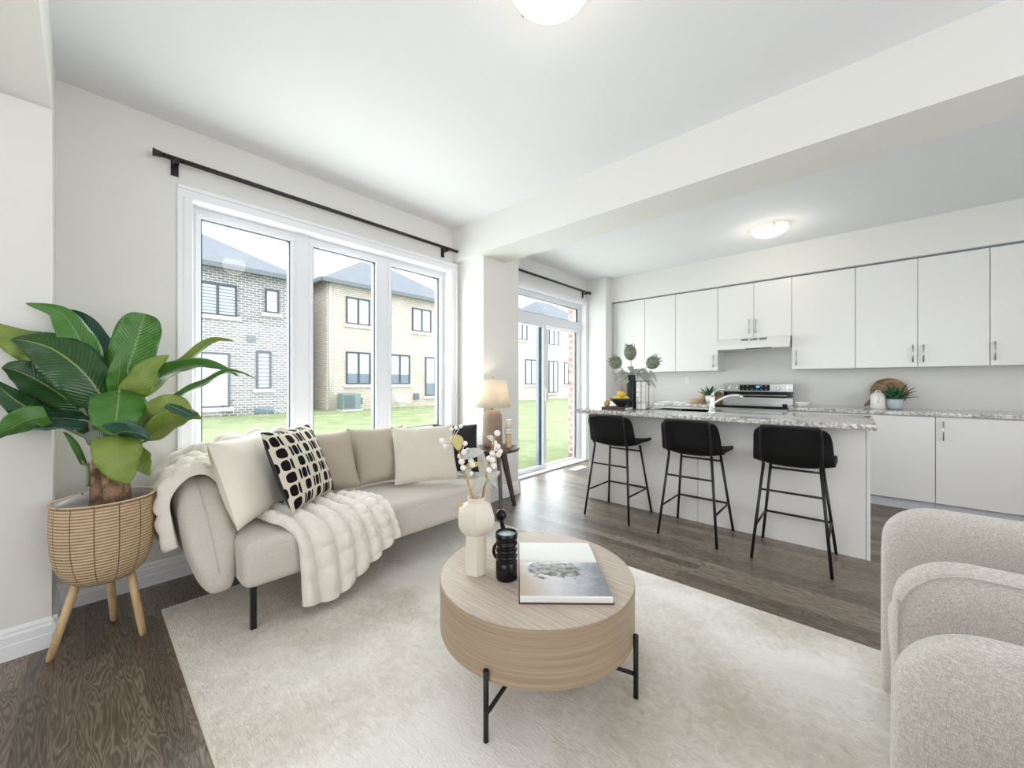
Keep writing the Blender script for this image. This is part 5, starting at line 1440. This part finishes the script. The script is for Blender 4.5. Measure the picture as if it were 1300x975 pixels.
leaf([(112, 535), (82, 531), (45, 532), (15, 543), (-12, 560)], 0.125, 'leaf_blue', (-0.04, -0.08, -0.12, -0.14, -0.15), 0.75, root=(122, 566))
leaf([(60, 528), (35, 533), (10, 545), (-14, 552)], 0.12, 'leaf_mid', (-0.15, -0.17, -0.18, -0.18), -0.3, stalk=False)
leaf([(107, 590), (98, 570), (88, 555), (80, 548)], 0.03, 'leaf_mid', (-0.02, -0.05, -0.06, -0.07), 0.2, root=(112, 590))
# centre leaves
leaf([(150, 512), (158, 480), (170, 445), (180, 412), (184, 398)], 0.20, 'leaf_mid', (0.03, 0.06, 0.09, 0.1, 0.1), 0.1, tipp=1.3, root=(138, 558), blunt=True)
leaf([(148, 505), (150, 485), (152, 465), (152, 444)], 0.085, 'leaf_mid', (0.0, -0.02, -0.03, -0.03), 0.3, tipp=0.95, root=(138, 558))
leaf([(150, 515), (172, 488), (190, 465), (215, 451)], 0.135, 'leaf_light', (-0.03, -0.05, -0.05, -0.05), -0.5, root=(138, 560))
leaf([(100, 500), (108, 520), (116, 545), (122, 560)], 0.15, 'leaf_dark', (0.08, 0.06, 0.04, 0.02), 0.2, stalk=False)
leaf([(152, 494), (150, 512), (147, 535), (146, 553)], 0.205, 'leaf_mid', (-0.08, -0.17, -0.22, -0.22), 0.1, tipp=0.85, wbase=0.9, root=(140, 552), blunt=True)
leaf([(112, 563), (135, 556), (155, 548), (176, 550), (192, 558)], 0.115, 'leaf_blue', (-0.12, -0.2, -0.23, -0.23, -0.22), 0.55, root=(132, 572))
leaf([(150, 548), (148, 565), (150, 585), (158, 604), (163, 614)], 0.17, 'leaf_light', (-0.18, -0.24, -0.26, -0.25, -0.24), 0.1, wbase=0.8, tipp=0.9, root=(136, 574))
# right-hand leaves
leaf([(178, 505), (205, 483), (235, 460), (268, 433), (298, 433)], 0.085, 'leaf_light', (0.04, 0.07, 0.1, 0.12, 0.13), 0.75, root=(140, 560))
leaf([(180, 500), (205, 478), (235, 465), (272, 464), (304, 478)], 0.105, 'leaf_mid', (0.0, 0.0, 0.0, 0.02, 0.04), 0.85, root=(140, 560))
leaf([(205, 516), (232, 500), (262, 485), (292, 471), (324, 480)], 0.06, 'leaf_mid', (-0.02, -0.03, -0.04, -0.04, -0.03), 1.0, root=(142, 562))
leaf([(172, 555), (188, 532), (208, 517), (228, 513), (245, 526)], 0.145, 'leaf_light', (-0.08, -0.1, -0.12, -0.12, -0.12), -0.4, root=(142, 566))
leaf([(185, 560), (203, 545), (222, 532), (240, 526), (256, 532)], 0.12, 'leaf_light', (-0.1, -0.11, -0.12, -0.12, -0.12), 0.5, root=(144, 570))
leaf([(212, 513), (228, 520), (242, 526), (252, 524)], 0.05, 'leaf_blue', (-0.14, -0.15, -0.15, -0.15), -0.6, stalk=False)
leaf([(168, 572), (176, 582), (182, 592), (190, 604)], 0.09, 'leaf_light', (-0.1, -0.14, -0.16, -0.17), 0.4, root=(144, 574))

# ------------------------------------------------------------------ island decor
IZ = TZ1
bk2 = thing('book', 'dark coffee table book lying flat under the lemon bowl on the island', 'book', (-1.79, 3.55, IZ))
a_, b2 = W(770, 519.5, z=IZ), W(807, 519.5, z=IZ)
Bx0, Bx1, By0, By1 = -1.865, -1.62, 3.40, 3.58
B('cover', Bx0, Bx1, By0, By1, IZ, IZ + 0.004, MT['book_cover'], bk2)
B('pages', Bx0 + 0.004, Bx1 - 0.005, By0 + 0.004, By1 - 0.005, IZ + 0.004, IZ + 0.022, MT['book_paper'], bk2)
B('top_cover', Bx0, Bx1, By0, By1, IZ + 0.022, IZ + 0.026, MT['book_cover'], bk2)
B('spine', Bx0, Bx1, By0 - 0.003, By0, IZ, IZ + 0.026, MT['book_cover'], bk2)
bc = Vector((-1.715, 3.51, IZ + 0.026))
bw2 = thing('bowl', 'matte black footed bowl of lemons on the dark book', 'bowl', bc)
LA('bowl_body', [(0.001, 0.0), (0.032, 0), (0.036, 0.004), (0.06, 0.03), (0.096, 0.06), (0.108, 0.084), (0.104, 0.084), (0.088, 0.055), (0.05, 0.03), (0.001, 0.02)], bc, MT['matte_black'], bw2, 40)
LZ = 0.078
lem0 = None
for k, (dx, dy, dz, rz, lab) in enumerate(((-0.052, -0.004, 0.006, 0.4, 'yellow lemon at the left of the black bowl'), (0.052, 0.004, 0.006, 1.6, 'yellow lemon at the right of the black bowl'), (0.0, 0.052, 0.006, 2.5, 'yellow lemon at the back of the black bowl'), (0.0, -0.052, 0.006, 0.9, 'yellow lemon at the front of the black bowl'), (0.0, 0.0, 0.056, 0.2, 'topmost yellow lemon of the pile in the black bowl'))):
    if lem0 is None:
        bm = bmesh.new(); tube(bm, [(-0.038, 0, 0), (-0.034, 0, 0), (-0.026, 0, 0), (-0.012, 0, 0), (0, 0, 0), (0.012, 0, 0), (0.026, 0, 0), (0.034, 0, 0), (0.038, 0, 0)], [0.003, 0.009, 0.023, 0.031, 0.0325, 0.031, 0.023, 0.009, 0.003], 16)
        lem0 = link('lemon', bm, MT['lemon'], None, smooth=True); lem = lem0
    else:
        lem = lem0.copy(); COL.objects.link(lem)
    lem.location = bc + Vector((dx, dy, dz + 0.068)); lem.rotation_euler = (0.2, 0.1 * k, rz)
    tag(lem, lab, 'lemon', 'lemons in the bowl')
bq_ = Vector((-1.83, 3.44, IZ + 0.026))
bm = bmesh.new(); bmesh.ops.create_uvsphere(bm, u_segments=24, v_segments=16, radius=0.032, matrix=Matrix.Translation(bq_ + Vector((0, 0, 0.031))))
tag(link('lemon', bm, MT['orange_wood'], None, smooth=True, loc=bq_), 'single golden citrus lying on the book left of the black bowl', 'fruit')
bvp = Vector((-1.700, 3.71, IZ))
bv = thing('vase', 'tall black bottle-shaped vase on the island holding proteas', 'vase', bvp)
LA('vase_body', [(0.001, 0), (0.052, 0), (0.056, 0.006), (0.056, 0.235), (0.053, 0.255), (0.05, 0.268), (0.04, 0.275), (0.038, 0.33), (0.041, 0.335), (0.038, 0.338), (0.033, 0.333), (0.03, 0.29), (0.001, 0.27)], bvp, MT['matte_black'], bv, 40)
pb = thing('protea_bunch', 'three grey-green proteas with sage leaves in the black vase', 'flowers', bvp + Vector((0, 0, 0.33)))
dv = bvp.dot(_f)
def VW(u, v_, dd=0): return W(u, v_, d=dv + dd)
for (u, v_, dd, r_, rh) in ((800, 447, 0.0, 0.078, 0.084), (781, 460, -0.03, 0.08, 0.066), (829, 460, 0.03, 0.082, 0.074)):
    q = VW(u, v_, dd); base_ = VW(803 + (u - 803) * 0.15, 482, dd * 0.3)
    T('stem', catmull([bvp + Vector((0, 0, 0.28)), base_, base_.lerp(q, 0.5) + Vector((0, 0, 0.015)), q], 10), 0.005, MT['protea_leaf'], pb, 8)
    ax = (q - base_).normalized()
    bm = bmesh.new()
    u_, w_ = frame_of(ax)
    rings = []
    tube(bm, [q - ax * rh, q - ax * rh * 0.7, q - ax * rh * 0.2, q + ax * rh * 0.4, q + ax * rh * 0.9], [r_ * 0.25, r_ * 0.6, r_ * 0.82, r_ * 0.7, r_ * 0.2], 14)
    for k in range(46):
        ga = k * 2.399; hh = -0.75 + 1.5 * k / 45
        rad = r_ * (0.86 - 0.35 * max(0, hh) - 0.25 * max(0, -hh - 0.3))
        dirr = u_ * math.cos(ga) + w_ * math.sin(ga)
        p0_ = q + ax * rh * hh + dirr * rad * 0.8
        p1_ = p0_ + dirr * 0.01 + ax * 0.02; p2_ = p0_ + dirr * 0.016 + ax * 0.04
        sd_ = ax.cross(dirr).normalized() * 0.007
        a0 = bm.verts.new(p0_ - sd_); a1 = bm.verts.new(p0_ + sd_); m0 = bm.verts.new(p1_ - sd_ * 0.8); m1 = bm.verts.new(p1_ + sd_ * 0.8); t0 = bm.verts.new(p2_)
        bm.faces.new((a0, a1, m1, m0)); bm.faces.new((m0, m1, t0))
    link('protea_head', bm, MT['protea'], pb, loc=q)
for (u0, v0, u1, v1, wd, dd) in ((800, 478, 790, 466, 0.03, 0.0), (798, 480, 783, 478, 0.035, -0.02), (796, 478, 779, 482, 0.028, -0.03), (808, 478, 822, 470, 0.03, 0.02), (812, 476, 826, 482, 0.028, 0.03), (815, 474, 832, 482, 0.026, 0.03), (803, 478, 812, 458, 0.035, -0.02), (803, 476, 796, 455, 0.025, 0.02), (806, 474, 818, 462, 0.03, -0.03), (805, 476, 806, 462, 0.04, -0.03), (798, 476, 787, 470, 0.03, 0.03), (812, 470, 822, 466, 0.025, 0.0), (800, 476, 790, 474, 0.03, -0.05), (804, 477, 799, 466, 0.03, -0.06), (808, 476, 814, 468, 0.03, -0.06), (812, 478, 820, 478, 0.028, -0.05), (796, 474, 784, 468, 0.028, 0.0), (816, 472, 828, 474, 0.028, 0.0), (800, 480, 792, 484, 0.03, -0.04), (790, 470, 780, 478, 0.024, 0.02), (824, 470, 834, 478, 0.024, 0.02), (803, 472, 801, 458, 0.03, 0.03)):
    p0_, p1_ = VW(u0, v0, 0), VW(u1, v1, dd)
    small_leaf(pb, p0_, (p1_ - p0_), (p1_ - p0_).length * 1.05, wd * 1.35, 'protea_leaf', 0.5)
# lantern: black wire frame round a banded white cylinder
lx0 = W(812, 517, z=IZ + 0.0)
LC = Vector((-1.565, 3.63, IZ)); lw = 0.052; lh = 0.275
ln = thing('lantern', 'white banded lantern in a thin black wire frame right of the black vase', 'lantern', LC)
bm = bmesh.new()
ra = -0.35
cor = [LC + Matrix.Rotation(ra, 3, 'Z') @ Vector((sx2 * lw, sy2 * lw, 0)) for sx2, sy2 in ((-1, -1), (1, -1), (1, 1), (-1, 1))]
for k in range(4):
    tube(bm, [cor[k], cor[k] + Vector((0, 0, lh))], 0.003, 6)
    for z in (0.003, lh): tube(bm, [cor[k] + Vector((0, 0, z)), cor[(k + 1) % 4] + Vector((0, 0, z))], 0.003, 6)
link('wire_frame', bm, MT['black_metal'], ln, loc=LC)
LA('banded_insert', [(0.001, 0.004), (0.044, 0.004)] + [q for i in range(5) for q in ((0.044, 0.006 + i * 0.053), (0.044, 0.053 + i * 0.053), (0.041, 0.055 + i * 0.053), (0.041, 0.057 + i * 0.053))] + [(0.001, 0.27)], LC, MT['ceramic_white'], ln, 32)
wv = Vector((-1.60, 3.83, IZ))
o = LA('vase', [(0.001, 0), (0.05, 0), (0.075, 0.02), (0.085, 0.06), (0.08, 0.1), (0.085, 0.14), (0.08, 0.18), (0.06, 0.22), (0.04, 0.235), (0.001, 0.24)], wv, MT['ceramic_white'], None, 40)
tag(o, 'white curvy ceramic vase behind the wire-framed lantern on the island', 'vase')
rb = Vector((-2.35, 5.62, 0.93))
bm = bmesh.new()
cc = W(801, 498, y=5.68); 
tube(bm, [cc + Vector((0, -0.008, 0)), cc + Vector((0, 0.008, 0))], max(0.1, cc.z - 0.931), 40)
o = link('round_board', bm, MT['pale_wood'], None, loc=cc); tag(o, 'round pale wood board standing on the back counter behind the black vase', 'board')
# open recipe book on the back counter
rbk = thing('open_book', 'open book lying flat on the back kitchen counter left of the small succulent', 'book', W(857, 511, z=0.93))
pc = W(857, 511, z=0.93); pc = Vector((pc.x, min(pc.y, 5.45), 0.93))
for sgn in (-1, 1):
    bm = bmesh.new(); rows = []
    for i in range(11):
        s = i / 10
        rows.append([pc + Vector((sgn * s * 0.2, yy, 0.004 + 0.02 * math.sin(PI * s ** 0.6))) for yy in (-0.11, 0.11)])
    A = grid(bm, rows); low = [[bm.verts.new(pc + Vector((sgn * i / 10 * 0.2, yy, 0.001))) for yy in (-0.11, 0.11)] for i in range(11)]
    for i in range(10):
        for j in (0, 1): bm.faces.new((A[i][j], A[i + 1][j], low[i + 1][j], low[i][j]))
    bm.faces.new((A[10][0], A[10][1], low[10][1], low[10][0]))
    link('page_block', bm, MT['book_paper'], rbk, smooth=False, loc=pc)

def spiky(name, label, c, r_pot, h_pot, n, ln_, wd, pot_mat='ceramic_white', mt='succulent'):
    t = thing('potted_succulent', label, 'plant', c)
    LA('pot', [(0.001, 0), (r_pot * 0.72, 0), (r_pot * 0.9, h_pot * 0.2), (r_pot, h_pot * 0.6), (r_pot, h_pot), (r_pot * 0.9, h_pot), (r_pot * 0.88, h_pot * 0.85), (0.001, h_pot * 0.82)], c, MT[pot_mat], t, 32)
    for k in range(n):
        a = k * 2.399; e = 0.45 + 1.0 * (k / n)
        d_ = Vector((math.cos(a) * math.cos(e), math.sin(a) * math.cos(e), math.sin(e)))
        l_ = ln_ * (0.8 + 0.4 * random.random())
        p0 = c + Vector((math.cos(a) * r_pot * 0.3, math.sin(a) * r_pot * 0.3, h_pot * 0.85))
        side = d_.cross(Vector((0, 0, 1))).normalized(); nr_ = side.cross(d_)
        rows = []
        for i in range(8):
            s = i / 7; w = wd * (0.55 + 0.6 * s) * (1 - s ** 2.2) * 0.6 + 0.0005
            q = p0 + d_ * l_ * s + Vector((0, 0, -0.2 * l_ * s * s))
            rows.append([q - side * w - nr_ * -w * 0.4, q, q + side * w + nr_ * w * 0.4])
        bm = bmesh.new(); grid(bm, rows); o = link('leaf', bm, MT[mt], t, smooth=True, loc=p0); solid(o, 0.003)
    return t
sp = W(904, 510.5, z=0.93); sp = Vector((-1.45, 5.56, 0.93))
spiky('potted_succulent', 'spiky green succulent in a white pot on the back counter left of the stove', sp, 0.055, 0.1, 22, 0.17, 0.034)
cq = Vector((-1.63, 5.6, 0.93))
o = LA('wooden_jar', [(0.001, 0), (0.045, 0), (0.045, 0.15), (0.001, 0.155)], cq + Vector((0.07, 0.08, 0)), MT['pale_wood'], None, 28); tag(o, 'tall pale wooden canister behind the white succulent pot', 'canister')
o = LA('wooden_bowl', [(0.001, 0), (0.055, 0), (0.06, 0.01), (0.06, 0.055), (0.055, 0.058), (0.001, 0.056)], cq + Vector((0.02, -0.12, 0)), MT['pale_wood'], None, 28); tag(o, 'low round wooden pot on the back counter left of the white succulent pot', 'pot')
cc = Vector((-1.385, 5.70, 0.93 + 0.075))
bm = bmesh.new(); tube(bm, [cc + Vector((0, -0.007, 0)), cc + Vector((0, 0.007, 0))], 0.075, 32)
o = link('round_board', bm, MT['board_wood'], None, loc=cc - Vector((0, 0, 0.075))); tag(o, 'small round wooden board behind the succulent left of the stove', 'board')

# right of the stove
c = W(1018, 517, z=0.93); c = Vector((-0.45, 5.38, 0.93))
sb = thing('dish', 'small square white ceramic dish on the counter right of the stove', 'dish', c)
LA('dish_body', [(0.001, 0.004), (0.03, 0.0), (0.034, 0.006), (0.062, 0.04), (0.066, 0.055), (0.06, 0.055), (0.03, 0.014), (0.001, 0.012)], c, MT['ceramic_white'], sb, 32)
jc = Vector((W(1114.5, 519, y=5.52).x, 5.52, 0.93))
jr = thing('canister', 'white ceramic lidded canister with a hanging tag on the counter', 'canister', jc)
LA('jar_body', [(0.001, 0), (0.053, 0), (0.058, 0.006), (0.058, 0.135), (0.05, 0.142), (0.001, 0.143)], jc, MT['ceramic_white'], jr, 36)
LA('lid', [(0.001, 0.143), (0.052, 0.1435), (0.052, 0.15), (0.035, 0.165), (0.001, 0.172)], jc, MT['ceramic_white'], jr, 36)
T('lid_handle', catmull([jc + Vector((-0.02, 0, 0.166)), jc + Vector((-0.014, 0, 0.185)), jc + Vector((0.014, 0, 0.185)), jc + Vector((0.02, 0, 0.166))], 8), 0.005, MT['ceramic_white'], jr, 8)
T('cord', catmull([jc + Vector((0.0, -0.055, 0.145)), jc + Vector((0.008, -0.062, 0.11)), jc + Vector((0.002, -0.062, 0.085))], 8), 0.0016, MT['twig'], jr, 6)
B('hanging_tag', jc.x - 0.012, jc.x + 0.014, jc.y - 0.065, jc.y - 0.061, jc.z + 0.055, jc.z + 0.085, MT['ceramic_cream'], jr)
gc = Vector((W(1136, 519, y=5.54).x, 5.54, 0.93))
spiky('potted_succulent', 'spiky dark green succulent in a grey-blue pot beside the white canister', gc, 0.064, 0.105, 26, 0.19, 0.04, 'grey_pot')
bcx = W(1128.5, 503, y=5.74)
bd = thing('paddle_board', 'round acacia serving board with a handle leaning on the kitchen wall', 'board', Vector((bcx.x, 5.72, 0.93)))
bm = bmesh.new()
R_ = 0.148; cz = 0.93 + R_ + 0.022; outl = []
hang = math.radians(218)
for k in range(64):
    a = 2 * PI * k / 64
    da = (a - hang + PI) % (2 * PI) - PI
    rr = R_ + 0.11 * math.exp(-(da / 0.13) ** 2)
    outl.append((bcx.x + rr * math.cos(a), max(0.9315, cz + rr * math.sin(a))))
fr_ = [bm.verts.new((x, 5.715 + (z - 0.93) * 0.17, z)) for x, z in outl]; bk_ = [bm.verts.new((x, 5.733 + (z - 0.93) * 0.17, z)) for x, z in outl]
bm.faces.new(fr_); bm.faces.new(bk_[::-1])
for k in range(64): bm.faces.new((fr_[k], bk_[k], bk_[(k + 1) % 64], fr_[(k + 1) % 64]))
link('board', bm, MT['board_wood'], bd, loc=(bcx.x, 5.72, 0.93))

# ------------------------------------------------------------------ armchairs
def make_armchair(label, y0, y1, x0, x1):
    t = thing('armchair', label, 'armchair', ((x0 + x1) / 2, (y0 + y1) / 2, 0), 'barrel armchairs on the right')
    th_ = 0.105
    pa = []
    ya, yb_ = y0 + th_ / 2, y1 - th_ / 2; xb = x1 - th_ / 2; r_ = 0.24
    n = 14
    pa += [Vector((x0 + 0.001 + (xb - r_ - x0) * (i / n) ** 1.6, ya, 0)) for i in range(n + 1)]
    for i in range(1, 11):
        a = PI / 2 * i / 10; pa.append(Vector((xb - r_ + r_ * math.sin(a), ya + r_ - r_ * math.cos(a), 0)))
    for i in range(1, 6): pa.append(Vector((xb, ya + r_ + (yb_ - ya - 2 * r_) * i / 5, 0)))
    for i in range(1, 11):
        a = PI / 2 * i / 10; pa.append(Vector((xb - r_ + r_ * math.cos(a), yb_ - r_ + r_ * math.sin(a), 0)))
    pa += [Vector((xb - r_ + (x0 + 0.001 - xb + r_) * (1 - (1 - i / n) ** 1.6), yb_, 0)) for i in range(1, n + 1)]
    def zt_(de):
        rr = 0.14
        if de >= rr: return 0.755 + 0.05 * min(1, max(0, (de - 0.5) / 0.4))
        return 0.755 - rr + math.sqrt(max(0, rr * rr - (rr - de) ** 2))
    def tk_(de): return th_ * (0.62 + 0.38 * min(1, de / 0.05) ** 0.5)
    bm = horseshoe(pa, lambda de: 0.045, zt_, tk_, 32, 4.0)
    o = link('arm_and_back_shell', bm, MT['chair'], t, smooth=True, loc=(x1, (y0 + y1) / 2, 0.05)); subsurf(o, 1)
    for yy, s_ in ((y0 + 0.012, 1), (y1 - 0.012, -1)):
        pts = [(x0 + de + 0.012, yy, zt_(max(de, 0.004)) - 0.018) for de in (0.0, 0.004, 0.012, 0.025, 0.045, 0.07, 0.1, 0.14, 0.25, 0.4)]
        pts = [(x0 + 0.012, yy, 0.08), (x0 + 0.012, yy, 0.3), (x0 + 0.012, yy, 0.52)] + pts
        T('piping', catmull(pts, 30), 0.0028, MT['chair'], t, 6)
    soft_box('seat_cushion', x0 + 0.015, x1 - th_, y0 + th_, y1 - th_, 0.27, 0.44, 0.05, MT['chair'], t, 0.03)
    soft_box('seat_base', x0 + 0.03, x1 - th_, y0 + th_ - 0.01, y1 - th_ + 0.01, 0.06, 0.275, 0.02, MT['chair'], t, 0.0)
    for lx in (x0 + 0.08, x1 - 0.12):
        for ly in (y0 + 0.1, y1 - 0.1): T('leg', [(lx, ly, 0.013 if lx < RGX1 else 0.0), (lx, ly, 0.065)], 0.018, MT['dark_wood'], t, 12)
    return t
make_armchair('light grey tweed barrel armchair farther from the camera, nearer the kitchen', 1.395, 2.06, 0.068, 0.80)
make_armchair('light grey tweed barrel armchair nearest the camera, at the right edge', 0.38, 1.10, 0.048, 0.78)
